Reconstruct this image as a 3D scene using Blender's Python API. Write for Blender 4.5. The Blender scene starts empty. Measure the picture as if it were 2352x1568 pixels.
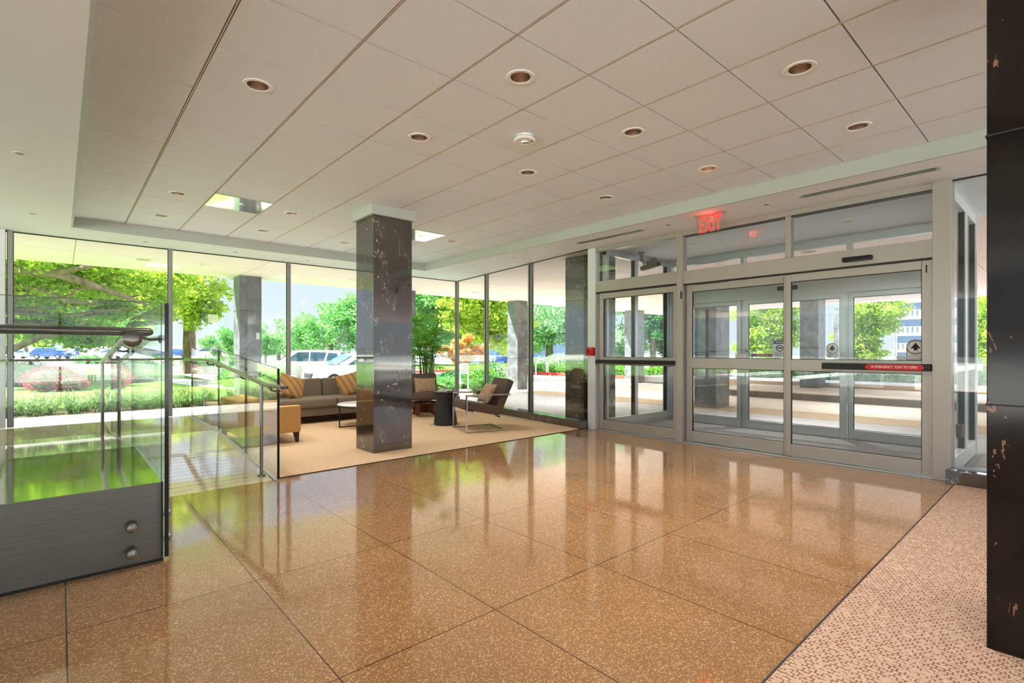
import bpy, bmesh, math, random
import numpy as np
from mathutils import Vector, Matrix
R = math.radians
PI = math.pi
SC = bpy.context.scene
COL = SC.collection
random.seed(7)

# ---------------------------------------------------------------- camera
# the camera stands at the origin at eye height 1.22 m; +X runs towards the entrance wall, +Y towards the garden windows
H = 1.22
YAW = R(48.332)
cam_d = bpy.data.cameras.new('camera')
cam_d.sensor_width = 36.0
cam_d.lens = 1166.36 / 2352 * 36.0
cam_d.shift_y = (807.19 - 784) / 2352
cam_d.clip_start = 0.05
cam_d.clip_end = 600
cam = bpy.data.objects.new('camera', cam_d)
COL.objects.link(cam)
cam.location = (0, 0, H)
cam.rotation_euler = (R(90), 0, YAW - R(90))
SC.camera = cam

# ---------------------------------------------------------------- view, world, sun
SC.view_settings.view_transform = 'Standard'
SC.view_settings.look = 'None'
SC.view_settings.gamma = 1
SC.view_settings.use_curve_mapping = False
SC.view_settings.exposure = 1.38
SC.cycles.max_bounces = 10
SC.cycles.diffuse_bounces = 5
SC.cycles.glossy_bounces = 4
SC.cycles.transmission_bounces = 6
SC.cycles.transparent_max_bounces = 32
SC.cycles.sample_clamp_indirect = 10.0
SC.cycles.caustics_reflective = False
SC.cycles.caustics_refractive = False

W = bpy.data.worlds.new('sky')
SC.world = W
W.use_nodes = True
nt = W.node_tree
for n in list(nt.nodes):
    nt.nodes.remove(n)
wo = nt.nodes.new('ShaderNodeOutputWorld')
wb = nt.nodes.new('ShaderNodeBackground')
tc = nt.nodes.new('ShaderNodeTexCoord')
sx = nt.nodes.new('ShaderNodeSeparateXYZ')
cr = nt.nodes.new('ShaderNodeValToRGB')
els = cr.color_ramp.elements
els[0].position, els[0].color = 0.0, (0.33, 0.35, 0.375, 1)
els[1].position, els[1].color = 1.0, (0.66, 0.80, 1.0, 1)
for p_, c_ in ((0.09, (0.30, 0.335, 0.39, 1)), (0.26, (0.265, 0.32, 0.41, 1)), (0.50, (0.72, 0.84, 1.0, 1))):
    q_ = els.new(p_)
    q_.color = c_
nt.links.new(tc.outputs['Generated'], sx.inputs[0])
nt.links.new(sx.outputs['Z'], cr.inputs[0])
nt.links.new(cr.outputs[0], wb.inputs['Color'])
wb.inputs['Strength'].default_value = 1.15
nt.links.new(wb.outputs[0], wo.inputs[0])

sun_d = bpy.data.lights.new('sun', 'SUN')
sun_d.energy = 11.0
sun_d.angle = R(0.7)
sun_d.color = (1.0, 0.95, 0.86)
sun = bpy.data.objects.new('sun', sun_d)
COL.objects.link(sun)
sun.location = (-10, 30, 30)
SUNV = Vector((-0.55, 0.45, 1.0)).normalized()        # direction towards the sun
sun.rotation_euler = SUNV.to_track_quat('Z', 'Y').to_euler()

# ---------------------------------------------------------------- colour and material helpers
def s2l(c):
    c = c / 255.0
    return c / 12.92 if c <= 0.04045 else ((c + 0.055) / 1.055) ** 2.4
def rgb(r, g, b):
    return (s2l(r), s2l(g), s2l(b), 1.0)

def mat(name, color, rough=0.5, metal=0.0, ior=1.45, **kw):
    m = bpy.data.materials.new(name)
    m.use_nodes = True
    b = m.node_tree.nodes['Principled BSDF']
    b.inputs['Base Color'].default_value = color
    b.inputs['Roughness'].default_value = rough
    b.inputs['Metallic'].default_value = metal
    b.inputs['IOR'].default_value = ior
    for k, v in kw.items():
        b.inputs[k.replace('_', ' ')].default_value = v
    return m
def N(m, t, **kw):
    n = m.node_tree.nodes.new(t)
    for k, v in kw.items():
        setattr(n, k, v)
    return n
def L(m, a, b):
    m.node_tree.links.new(a, b)
def BS(m):
    return m.node_tree.nodes['Principled BSDF']
def ramp(m, stops, interp='LINEAR'):
    r = N(m, 'ShaderNodeValToRGB')
    r.color_ramp.interpolation = interp
    els = r.color_ramp.elements
    els[0].position, els[0].color = stops[0]
    els[1].position, els[1].color = stops[1]
    for p, c in stops[2:]:
        q = els.new(p)
        q.color = c
    return r
def noise_color(m, stops, scale=5.0, detail=3.0, coord='Object', rough=0.6, dist=0.0, vec=(1, 1, 1)):
    t = N(m, 'ShaderNodeTexCoord')
    mp = N(m, 'ShaderNodeMapping')
    mp.inputs['Scale'].default_value = vec
    n = N(m, 'ShaderNodeTexNoise')
    n.inputs['Scale'].default_value = scale
    n.inputs['Detail'].default_value = detail
    n.inputs['Roughness'].default_value = rough
    n.inputs['Distortion'].default_value = dist
    L(m, t.outputs[coord], mp.inputs[0])
    L(m, mp.outputs[0], n.inputs['Vector'])
    r = ramp(m, stops)
    L(m, n.outputs['Fac'], r.inputs[0])
    L(m, r.outputs[0], BS(m).inputs['Base Color'])
    return n, r
def bump(m, src, strength=0.3, dist=0.01):
    b = N(m, 'ShaderNodeBump')
    b.inputs['Strength'].default_value = strength
    b.inputs['Distance'].default_value = dist
    L(m, src, b.inputs['Height'])
    L(m, b.outputs[0], BS(m).inputs['Normal'])
def mth(m, op, a, b=None, clamp=False):
    n = N(m, 'ShaderNodeMath', operation=op)
    n.use_clamp = clamp
    for i, v in enumerate((a, b)):
        if v is None:
            continue
        if isinstance(v, (int, float)):
            n.inputs[i].default_value = v
        else:
            L(m, v, n.inputs[i])
    return n.outputs[0]

def glass_mat(name, tint=(0.95, 0.985, 0.965, 1), base=0.04, rough=0.0):
    """thin pane: clear transmission with a mirror reflection that grows towards grazing angles"""
    m = bpy.data.materials.new(name)
    m.use_nodes = True
    t = m.node_tree
    for n in list(t.nodes):
        t.nodes.remove(n)
    o = t.nodes.new('ShaderNodeOutputMaterial')
    mix = t.nodes.new('ShaderNodeMixShader')
    tr = t.nodes.new('ShaderNodeBsdfTransparent')
    gl = t.nodes.new('ShaderNodeBsdfGlossy')
    tr.inputs[0].default_value = tint
    gl.inputs['Roughness'].default_value = rough
    gl.inputs['Color'].default_value = (1, 1, 1, 1)
    lw = t.nodes.new('ShaderNodeLayerWeight')
    lw.inputs['Blend'].default_value = 0.5
    p = t.nodes.new('ShaderNodeMath')
    p.operation = 'POWER'
    p.inputs[1].default_value = 5
    t.links.new(lw.outputs['Facing'], p.inputs[0])
    a = t.nodes.new('ShaderNodeMath')
    a.operation = 'MULTIPLY_ADD'
    a.inputs[1].default_value = 0.9
    a.inputs[2].default_value = base
    a.use_clamp = True
    t.links.new(p.outputs[0], a.inputs[0])
    t.links.new(a.outputs[0], mix.inputs[0])
    t.links.new(tr.outputs[0], mix.inputs[1])
    t.links.new(gl.outputs[0], mix.inputs[2])
    t.links.new(mix.outputs[0], o.inputs[0])
    return m

def leaf_mat(name, cols, scale=3.0, trans=0.35):
    m = mat(name, cols[0], 0.55)
    st = [(0.3 + 0.4 * i / max(1, len(cols) - 1), c) for i, c in enumerate(cols)]
    n, r = noise_color(m, st, scale, 4.0, 'Object', 0.75)
    t = m.node_tree
    tl = t.nodes.new('ShaderNodeBsdfTranslucent')
    mx = t.nodes.new('ShaderNodeMixShader')
    mx.inputs[0].default_value = trans
    L(m, r.outputs[0], tl.inputs[0])
    out = t.nodes['Material Output']
    L(m, BS(m).outputs[0], mx.inputs[1])
    L(m, tl.outputs[0], mx.inputs[2])
    L(m, mx.outputs[0], out.inputs[0])
    return m
def emit_mat(name, color, strength):
    m = mat(name, color, 0.5)
    BS(m).inputs['Emission Color'].default_value = color
    BS(m).inputs['Emission Strength'].default_value = strength
    return m

# ---------------------------------------------------------------- mesh helpers
def new():
    return bmesh.new()
def _bev(bm, verts, w, seg=2):
    if w <= 0:
        return
    es = set()
    vs = set(verts)
    for v in verts:
        for e_ in v.link_edges:
            if e_.verts[0] in vs and e_.verts[1] in vs:
                es.add(e_)
    bmesh.ops.bevel(bm, geom=list(es), offset=w, segments=seg, profile=0.6, affect='EDGES')
def box(bm, x0, x1, y0, y1, z0, z1, bev=0.0, seg=2, M=None):
    P = [(x, y, z) for x in (x0, x1) for y in (y0, y1) for z in (z0, z1)]
    if M is not None:
        P = [tuple(M @ Vector(p)) for p in P]
    v = [bm.verts.new(p) for p in P]
    for f in ((0, 1, 3, 2), (4, 6, 7, 5), (0, 4, 5, 1), (2, 3, 7, 6), (0, 2, 6, 4), (1, 5, 7, 3)):
        bm.faces.new([v[i] for i in f])
    _bev(bm, v, bev, seg)
    return v
def prism(bm, pts, d, bev=0.0):
    """pts: closed loop of 3-D points, extruded by vector d"""
    a = [bm.verts.new(p) for p in pts]
    b = [bm.verts.new(Vector(p) + Vector(d)) for p in pts]
    n = len(pts)
    bm.faces.new(a)
    bm.faces.new(b[::-1])
    for i in range(n):
        bm.faces.new((a[i], b[i], b[(i + 1) % n], a[(i + 1) % n]))
    _bev(bm, a + b, bev, 2)
    return a + b
def lathe(bm, prof, seg=32, c=(0, 0, 0), cap=True, M=None):
    rings = []
    for r, z in prof:
        ring = []
        for i in range(seg):
            a = 2 * PI * i / seg
            p = Vector((r * math.cos(a), r * math.sin(a), z))
            if M is not None:
                p = M @ p
            ring.append(bm.verts.new(p + Vector(c)))
        rings.append(ring)
    for a, b in zip(rings, rings[1:]):
        for i in range(seg):
            bm.faces.new((a[i], a[(i + 1) % seg], b[(i + 1) % seg], b[i]))
    if cap:
        bm.faces.new(rings[0][::-1])
        bm.faces.new(rings[-1])
def tube(bm, pts, r, seg=10, cap=True, ry=None, round_end=False):
    """tube through pts; r may be a list; ry flattens the section (r horizontal, ry vertical)"""
    P = [Vector(p) for p in pts]
    n = len(P)
    rs = r if isinstance(r, (list, tuple)) else [r] * n
    if round_end and n >= 2:
        d0 = (P[0] - P[1]).normalized()
        d1 = (P[-1] - P[-2]).normalized()
        q0, q1, r0, r1 = P[0], P[-1], rs[0], rs[-1]
        pre = [(q0 + d0 * r0 * .95, r0 * .25), (q0 + d0 * r0 * .75, r0 * .65), (q0 + d0 * r0 * .35, r0 * .93)]
        post = [(q1 + d1 * r1 * .35, r1 * .93), (q1 + d1 * r1 * .75, r1 * .65), (q1 + d1 * r1 * .95, r1 * .25)]
        P = [a for a, _ in pre] + P + [a for a, _ in post]
        rs = [b for _, b in pre] + list(rs) + [b for _, b in post]
        n = len(P)
    up0 = Vector((0, 0, 1))
    rings = []
    prev = None
    for i in range(n):
        if i == 0:
            t = P[1] - P[0]
        elif i == n - 1:
            t = P[-1] - P[-2]
        else:
            t = (P[i] - P[i - 1]).normalized() + (P[i + 1] - P[i]).normalized()
        t.normalize()
        if prev is None:
            s = t.cross(up0)
            if s.length < 1e-3:
                s = Vector((1, 0, 0))
        else:
            s = prev - t * prev.dot(t)
            if s.length < 1e-4:
                s = t.cross(up0)
        s.normalize()
        prev = s
        u = s.cross(t).normalized()
        k = 1.0 if ry is None else ry / (r if not isinstance(r, (list, tuple)) else r[0])
        rings.append([bm.verts.new(P[i] + s * (rs[i] * math.cos(2 * PI * j / seg)) + u * (rs[i] * k * math.sin(2 * PI * j / seg))) for j in range(seg)])
    for a, b in zip(rings, rings[1:]):
        for j in range(seg):
            bm.faces.new((a[j], a[(j + 1) % seg], b[(j + 1) % seg], b[j]))
    if cap:
        bm.faces.new(rings[0][::-1])
        bm.faces.new(rings[-1])
def cyl(bm, p0, p1, r, seg=16):
    tube(bm, [p0, p1], r, seg)

def smooth(o, ang=40):
    me = o.data
    me.polygons.foreach_set('use_smooth', [True] * len(me.polygons))
    try:
        me.set_sharp_from_angle(angle=R(ang))
    except Exception:
        pass

def obj(name, bm, m, parent=None, sm=True, ang=35, subd=0):
    me = bpy.data.meshes.new(name)
    bmesh.ops.recalc_face_normals(bm, faces=bm.faces)
    if parent is not None:
        bm.transform(parent_world(parent).inverted())
    bm.to_mesh(me)
    bm.free()
    me.materials.append(m)
    o = bpy.data.objects.new(name, me)
    COL.objects.link(o)
    if parent is not None:
        o.parent = parent
    if sm:
        smooth(o, ang)
    if subd:
        md = o.modifiers.new('subd', 'SUBSURF')
        md.levels = subd
        md.render_levels = subd
    return o
def parent_world(p):
    M = p.matrix_basis.copy()
    while p.parent is not None:
        p = p.parent
        M = p.matrix_basis @ M
    return M
def tag(o, label=None, cat=None, group=None, kind=None):
    if label:
        o['label'] = label
    if cat:
        o['category'] = cat
    if group:
        o['group'] = group
    if kind:
        o['kind'] = kind
    return o
def thing(name, label, cat, loc=(0, 0, 0), rz=0.0, group=None, kind=None):
    o = bpy.data.objects.new(name, None)
    o.empty_display_size = 0.1
    COL.objects.link(o)
    o.location = loc
    o.rotation_euler = (0, 0, rz)
    o.matrix_basis  # noqa
    return tag(o, label, cat, group, kind)
def struct(name, bm, m, label=None, cat=None, sm=False):
    o = obj(name, bm, m, sm=sm)
    return tag(o, label, cat, kind='structure')
def copy_tree(o, parent=None):
    c = o.copy()
    COL.objects.link(c)
    if parent is not None:
        c.parent = parent
    for ch in list(o.children):
        copy_tree(ch, c)
    return c
def dup(o, loc, rz=0.0, label=None, group=None, scale=None):
    c = copy_tree(o)
    c.location = loc
    c.rotation_euler = (0, 0, rz)
    if scale is not None:
        c.scale = scale if isinstance(scale, (tuple, list)) else (scale,) * 3
    if label:
        c['label'] = label
    if group:
        c['group'] = group
    return c

def quads_mesh(name, V, m, parent=None):
    """V: (n,4,3) array of quads"""
    n = len(V)
    me = bpy.data.meshes.new(name)
    V = np.asarray(V, dtype=np.float32)
    if parent is not None:
        Mi = np.array(parent_world(parent).inverted())
        V = V @ Mi[:3, :3].T + Mi[:3, 3]
    me.vertices.add(n * 4)
    me.vertices.foreach_set('co', np.ascontiguousarray(V, dtype=np.float32).ravel())
    me.loops.add(n * 4)
    me.loops.foreach_set('vertex_index', np.arange(n * 4, dtype=np.int32))
    me.polygons.add(n)
    me.polygons.foreach_set('loop_start', np.arange(0, n * 4, 4, dtype=np.int32))
    me.polygons.foreach_set('loop_total', np.full(n, 4, dtype=np.int32))
    me.update()
    me.validate()
    me.materials.append(m)
    o = bpy.data.objects.new(name, me)
    COL.objects.link(o)
    if parent is not None:
        o.parent = parent
    return o
def leaf_quads(C, size, rng, aspect=0.5, droop=0.0):
    """C: (n,3) centres -> (n,4,3) folded leaf diamonds"""
    n = len(C)
    d = rng.normal(size=(n, 3))
    d[:, 2] = d[:, 2] * 0.6 - droop
    d /= np.linalg.norm(d, axis=1)[:, None]
    u = rng.normal(size=(n, 3))
    s = np.cross(d, u)
    s /= np.linalg.norm(s, axis=1)[:, None] + 1e-9
    nn = np.cross(s, d)
    L_ = (size * rng.uniform(0.6, 1.3, n))[:, None]
    a = C - d * L_ * 0.5
    b = C + s * L_ * aspect * 0.5 + nn * L_ * 0.1
    c = C + d * L_ * 0.5 - nn * L_ * 0.1
    e_ = C - s * L_ * aspect * 0.5 + nn * L_ * 0.1
    return np.stack([a, b, c, e_], 1)
def blob_points(blobs, n, rng, shell=0.55):
    """points in a union of ellipsoids (x,y,z,rx,ry,rz), denser towards the shell"""
    w = np.array([b[3] * b[4] + b[4] * b[5] for b in blobs])
    idx = rng.choice(len(blobs), n, p=w / w.sum())
    B = np.array(blobs)[idx]
    d = rng.normal(size=(n, 3))
    d /= np.linalg.norm(d, axis=1)[:, None]
    r = shell + (1 - shell) * rng.uniform(0, 1, n) ** 0.7
    r *= rng.uniform(0.85, 1.12, n)
    return B[:, :3] + d * r[:, None] * B[:, 3:]
def text_mesh(name, body, size, m, parent, M, extrude=0.0005, align='CENTER', sx=1.0):
    cu = bpy.data.curves.new(name, 'FONT')
    cu.body = body
    cu.size = size
    cu.extrude = extrude
    cu.align_x = align
    cu.align_y = 'CENTER'
    t = bpy.data.objects.new('tmp', cu)
    COL.objects.link(t)
    dg = bpy.context.evaluated_depsgraph_get()
    me = bpy.data.meshes.new_from_object(t.evaluated_get(dg))
    bpy.data.objects.remove(t)
    bpy.data.curves.remove(cu)
    me.name = name
    me.transform(Matrix.Diagonal((sx, 1, 1, 1)))
    me.transform(M)
    if parent is not None:
        me.transform(parent_world(parent).inverted())
    me.materials.clear()
    me.materials.append(m)
    o = bpy.data.objects.new(name, me)
    COL.objects.link(o)
    if parent is not None:
        o.parent = parent
    return o
def face_mx(x, y, z):
    """plane facing -X (read by someone standing inside): text x -> -Y, text y -> +Z"""
    return Matrix(((0, 0, -1, x), (-1, 0, 0, y), (0, 1, 0, z), (0, 0, 0, 1)))
# ---------------------------------------------------------------- materials
M = {}
ZC, ZS = 2.98, 2.84           # tiled ceiling and lower soffit
TX0, TY0, TS = 0.0554, 3.32, 0.6146
FX0, FY0, FTX, FTY = 0.0205, 2.929, 0.7587, 1.0825

def terrazzo(name, lines=True, grooves=None, tint=(133, 96, 61), ior=1.9, rmin=.04, rmax=.11):
    m = mat(name, rgb(*tint), 0.1, ior=ior)
    t = N(m, 'ShaderNodeTexCoord')
    v = N(m, 'ShaderNodeTexVoronoi')
    v.inputs['Scale'].default_value = 190
    n1 = N(m, 'ShaderNodeTexNoise')
    n1.inputs['Scale'].default_value = 330
    n1.inputs['Detail'].default_value = 2
    n2 = N(m, 'ShaderNodeTexNoise')
    n2.inputs['Scale'].default_value = 1.1
    n2.inputs['Detail'].default_value = 3
    for x in (v, n1, n2):
        L(m, t.outputs['Object'], x.inputs['Vector'])
    c1 = ramp(m, [(0.30, rgb(106, 68, 38)), (0.5, rgb(*tint)), (0.64, rgb(178, 136, 90))])
    L(m, n1.outputs['Fac'], c1.inputs[0])
    c2 = ramp(m, [(0.0, rgb(124, 84, 50)), (0.75, rgb(*tint)), (0.93, rgb(212, 178, 132))])
    sp = N(m, 'ShaderNodeSeparateColor')
    L(m, v.outputs['Color'], sp.inputs[0])
    L(m, sp.outputs[0], c2.inputs[0])
    mx = N(m, 'ShaderNodeMix', data_type='RGBA')
    mx.inputs[0].default_value = 0.5
    L(m, c1.outputs[0], mx.inputs[6])
    L(m, c2.outputs[0], mx.inputs[7])
    c3 = ramp(m, [(0.3, (0.86, 0.86, 0.86, 1)), (0.7, (1.08, 1.05, 1.02, 1))])
    L(m, n2.outputs['Fac'], c3.inputs[0])
    mu = N(m, 'ShaderNodeMix', data_type='RGBA', blend_type='MULTIPLY')
    mu.inputs[0].default_value = 1
    L(m, mx.outputs[2], mu.inputs[6])
    L(m, c3.outputs[0], mu.inputs[7])
    col = mu.outputs[2]
    s = N(m, 'ShaderNodeSeparateXYZ')
    L(m, t.outputs['Object'], s.inputs[0])
    mask = None
    if lines:
        def ln(src, off, step, w):
            a = mth(m, 'SUBTRACT', src, off - step * 50)
            a = mth(m, 'DIVIDE', a, step)
            a = mth(m, 'FRACT', a)
            a = mth(m, 'SUBTRACT', a, 0.5)
            a = mth(m, 'ABSOLUTE', a)
            return mth(m, 'GREATER_THAN', a, 0.5 - w / step)
        mask = mth(m, 'MAXIMUM', ln(s.outputs[0], FX0, FTX, 0.0028), ln(s.outputs[1], FY0, FTY, 0.0028))
    if grooves:
        step, x0, x1, y0, y1 = grooves
        a = mth(m, 'DIVIDE', s.outputs[1], step)
        a = mth(m, 'FRACT', a)
        a = mth(m, 'LESS_THAN', a, 0.013 / step)
        for src, lo, hi in ((s.outputs[0], x0, x1), (s.outputs[1], y0, y1)):
            a = mth(m, 'MULTIPLY', a, mth(m, 'GREATER_THAN', src, lo))
            a = mth(m, 'MULTIPLY', a, mth(m, 'LESS_THAN', src, hi))
        mask = a
    if mask is not None:
        mk = N(m, 'ShaderNodeMix', data_type='RGBA')
        L(m, mask, mk.inputs[0])
        L(m, col, mk.inputs[6])
        mk.inputs[7].default_value = rgb(62, 40, 26)
        col = mk.outputs[2]
    L(m, col, BS(m).inputs['Base Color'])
    rr = N(m, 'ShaderNodeMapRange')
    rr.inputs['To Min'].default_value = rmin
    rr.inputs['To Max'].default_value = rmax
    L(m, n2.outputs['Fac'], rr.inputs[0])
    L(m, rr.outputs[0], BS(m).inputs['Roughness'])
    bump(m, n2.outputs['Fac'], 0.06, 0.02)
    return m
M['terrazzo'] = terrazzo('terrazzo')
M['ramp_a'] = terrazzo('ramp_terrazzo', False, (0.118, 0.62, 1.36, 5.2, 7.5), (190, 180, 156), 2.8, .03, .08)
M['ramp_b'] = terrazzo('upper_ramp_terrazzo', False, (0.118, -0.48, 0.34, 5.15, 8.0), (176, 170, 152), 3.0, .03, .07)

def marble(name, base, vein, rough, ior=1.75, vw=.011):
    m = mat(name, base, rough, ior=ior)
    t = N(m, 'ShaderNodeTexCoord')
    n = N(m, 'ShaderNodeTexNoise')
    n.inputs['Scale'].default_value = 2.5
    n.inputs['Detail'].default_value = 6
    n.inputs['Distortion'].default_value = 1.2
    L(m, t.outputs['Object'], n.inputs['Vector'])
    b = N(m, 'ShaderNodeTexNoise')
    b.inputs['Scale'].default_value = 7.0
    b.inputs['Detail'].default_value = 4
    b.inputs['Roughness'].default_value = 0.45
    b.inputs['Distortion'].default_value = 0.8
    mp = N(m, 'ShaderNodeMapping')
    mp.inputs['Rotation'].default_value = (0.5, 0.6, 0.2)
    mp.inputs['Scale'].default_value = (2.2, 2.2, 0.6)
    L(m, t.outputs['Object'], mp.inputs[0])
    L(m, mp.outputs[0], b.inputs['Vector'])
    a = mth(m, 'SUBTRACT', b.outputs['Fac'], 0.5)
    a = mth(m, 'ABSOLUTE', a)
    a = mth(m, 'LESS_THAN', a, vw)
    g = mth(m, 'GREATER_THAN', n.outputs['Fac'], 0.55)
    k2 = N(m, 'ShaderNodeTexNoise')
    k2.inputs['Scale'].default_value = 16.0
    k2.inputs['Detail'].default_value = 2
    L(m, t.outputs['Object'], k2.inputs['Vector'])
    a = mth(m, 'MULTIPLY', a, mth(m, 'MULTIPLY', g, mth(m, 'GREATER_THAN', k2.outputs['Fac'], 0.49)))
    br = tuple(min(1, c * 2.4) for c in base[:3]) + (1,)
    r = ramp(m, [(0.35, base), (0.75, br)])
    L(m, n.outputs['Fac'], r.inputs[0])
    mk = N(m, 'ShaderNodeMix', data_type='RGBA')
    L(m, mth(m, 'MULTIPLY', a, 0.9), mk.inputs[0])
    L(m, r.outputs[0], mk.inputs[6])
    mk.inputs[7].default_value = vein
    L(m, mk.outputs[2], BS(m).inputs['Base Color'])
    return m
M['marble'] = marble('polished_dark_marble', rgb(52, 47, 44), rgb(205, 195, 180), 0.04, 2.1)
M['marble_black'] = marble('black_marble', rgb(24, 19, 17), rgb(150, 105, 80), 0.1, 1.35, .016)
M['granite'] = marble('grey_granite', rgb(88, 90, 96), rgb(120, 120, 122), 0.35, 1.5, .006)

M['tile'] = mat('ceiling_tile', rgb(214, 203, 190), 0.9)
n_, r_ = noise_color(M['tile'], [(0.3, rgb(232, 238, 250)), (0.7, rgb(238, 243, 253))], 60, 3)
M['tgap'] = mat('ceiling_grid_shadow', rgb(84, 68, 60), 0.8)
M['tee'] = mat('ceiling_tee_bar', rgb(214, 192, 172), 0.5)
M['soffit'] = mat('painted_soffit', rgb(240, 243, 250), 0.75)
M['fascia'] = mat('painted_fascia', rgb(186, 192, 184), 0.7)
M['wall'] = mat('painted_wall', rgb(220, 214, 204), 0.8)
def canopy():
    m = mat('canopy_plaster', rgb(250, 230, 230), 0.85)
    t = N(m, 'ShaderNodeTexCoord')
    s = N(m, 'ShaderNodeSeparateXYZ')
    L(m, t.outputs['Object'], s.inputs[0])
    def ln(src, off, step, w):
        a = mth(m, 'SUBTRACT', src, off - step * 50)
        a = mth(m, 'DIVIDE', a, step)
        a = mth(m, 'FRACT', a)
        return mth(m, 'LESS_THAN', a, w / step)
    k = mth(m, 'MAXIMUM', ln(s.outputs[0], 2.87, 2.7, 0.012), ln(s.outputs[1], 10.9, 3.2, 0.012))
    mk = N(m, 'ShaderNodeMix', data_type='RGBA')
    L(m, k, mk.inputs[0])
    mk.inputs[6].default_value = rgb(250, 230, 230)
    mk.inputs[7].default_value = rgb(170, 155, 140)
    L(m, mk.outputs[2], BS(m).inputs['Base Color'])
    return m
M['canopy'] = canopy()
M['steel_top'] = mat('polished_steel_top', rgb(206, 204, 196), 0.07, 1.0)
qn = N(M['steel_top'], 'ShaderNodeTexNoise')
qn.inputs['Scale'].default_value = 2.2
bump(M['steel_top'], qn.outputs['Fac'], 0.05, 0.05)

M['alu'] = mat('champagne_aluminium', rgb(174, 168, 160), 0.38, 0.5)
M['alu_grey'] = mat('silver_aluminium', rgb(186, 190, 192), 0.3, 0.8)
M['alu_white'] = mat('white_aluminium', rgb(226, 230, 232), 0.35, 0.2)
M['mull'] = mat('window_mullion', rgb(150, 148, 146), 0.35, 0.6)
M['mull_dark'] = mat('window_gasket', rgb(34, 34, 36), 0.5)
M['steel'] = mat('brushed_steel', rgb(150, 146, 142), 0.32, 1.0)
M['steel_panel'] = mat('brushed_steel_panel', rgb(132, 128, 124), 0.36, 1.0)
nn, rr_ = noise_color(M['steel_panel'], [(0.3, rgb(116, 112, 108)), (0.7, rgb(134, 130, 126))], 3.0, 6, 'Object', 0.7, 0, (1, 1, 40))
M['rail'] = mat('dark_steel_rail', rgb(112, 104, 96), 0.22, 1.0)
M['chrome'] = mat('chrome', rgb(214, 214, 214), 0.08, 1.0)
M['black'] = mat('black_plastic', rgb(24, 24, 26), 0.45)
M['black_gloss'] = mat('black_gloss', rgb(16, 16, 18), 0.2)
M['white_plastic'] = mat('white_plastic', rgb(236, 236, 232), 0.4)
M['red'] = mat('red_plastic', rgb(200, 18, 20), 0.35)
M['red_dark'] = mat('dark_red', rgb(110, 10, 14), 0.4)
M['white_ink'] = mat('white_ink', rgb(240, 236, 230), 0.6)
M['black_ink'] = mat('black_ink', rgb(14, 14, 16), 0.6)
M['navy_ink'] = mat('navy_ink', rgb(22, 38, 70), 0.6)
M['sticker'] = mat('sticker_paper', rgb(206, 206, 200), 0.6)
M['glass'] = glass_mat('window_glass')
M['glass_rail'] = glass_mat('railing_glass', (0.965, 0.99, 0.975, 1), 0.012)
M['glass_edge'] = mat('glass_edge', rgb(10, 30, 34), 0.15)
M['glass_door'] = glass_mat('door_glass', (0.95, 0.97, 0.965, 1), 0.04)
M['acrylic'] = glass_mat('clear_acrylic', (0.97, 0.93, 0.92, 1), 0.05)

def carpet_dash():
    m = mat('runner_carpet', rgb(214, 184, 160), 0.95)
    t = N(m, 'ShaderNodeTexCoord')
    mp = N(m, 'ShaderNodeMapping')
    mp.inputs['Rotation'].default_value = (0, 0, R(90))
    L(m, t.outputs['Object'], mp.inputs[0])
    b = N(m, 'ShaderNodeTexBrick')
    b.inputs['Scale'].default_value = 1.0
    b.inputs['Brick Width'].default_value = 0.020
    b.inputs['Row Height'].default_value = 0.008
    b.inputs['Mortar Size'].default_value = 0.0012
    b.inputs['Mortar Smooth'].default_value = 0.3
    b.inputs['Color1'].default_value = rgb(188, 162, 136)
    b.inputs['Color2'].default_value = rgb(174, 144, 120)
    b.inputs['Mortar'].default_value = rgb(176, 140, 118)
    n = N(m, 'ShaderNodeTexNoise')
    n.inputs['Scale'].default_value = 75
    v = N(m, 'ShaderNodeVectorMath', operation='MULTIPLY_ADD')
    L(m, t.outputs['Object'], n.inputs['Vector'])
    L(m, n.outputs['Color'], v.inputs[0])
    v.inputs[1].default_value = (0.004, 0.004, 0.0)
    L(m, mp.outputs[0], v.inputs[2])
    L(m, v.outputs[0], b.inputs['Vector'])
    # dark dashes
    b2 = N(m, 'ShaderNodeTexBrick')
    b2.offset = 0.5
    b2.inputs['Scale'].default_value = 1.0
    b2.inputs['Brick Width'].default_value = 0.024
    b2.inputs['Row Height'].default_value = 0.022
    b2.inputs['Mortar Size'].default_value = 0.0026
    b2.inputs['Color1'].default_value = (0, 0, 0, 1)
    b2.inputs['Color2'].default_value = (0, 0, 0, 1)
    b2.inputs['Mortar'].default_value = (1, 1, 1, 1)
    L(m, v.outputs[0], b2.inputs['Vector'])
    n3 = N(m, 'ShaderNodeTexNoise')
    n3.inputs['Scale'].default_value = 60
    L(m, t.outputs['Object'], n3.inputs['Vector'])
    k = mth(m, 'MULTIPLY', b2.outputs['Fac'], mth(m, 'GREATER_THAN', n3.outputs['Fac'], 0.47))
    mk = N(m, 'ShaderNodeMix', data_type='RGBA')
    L(m, k, mk.inputs[0])
    L(m, b.outputs['Color'], mk.inputs[6])
    mk.inputs[7].default_value = rgb(118, 74, 54)
    L(m, mk.outputs[2], BS(m).inputs['Base Color'])
    h = mth(m, 'SUBTRACT', 1.0, mth(m, 'MAXIMUM', b.outputs['Fac'], k))
    bump(m, h, 0.6, 0.004)
    return m
M['runner'] = carpet_dash()
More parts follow.
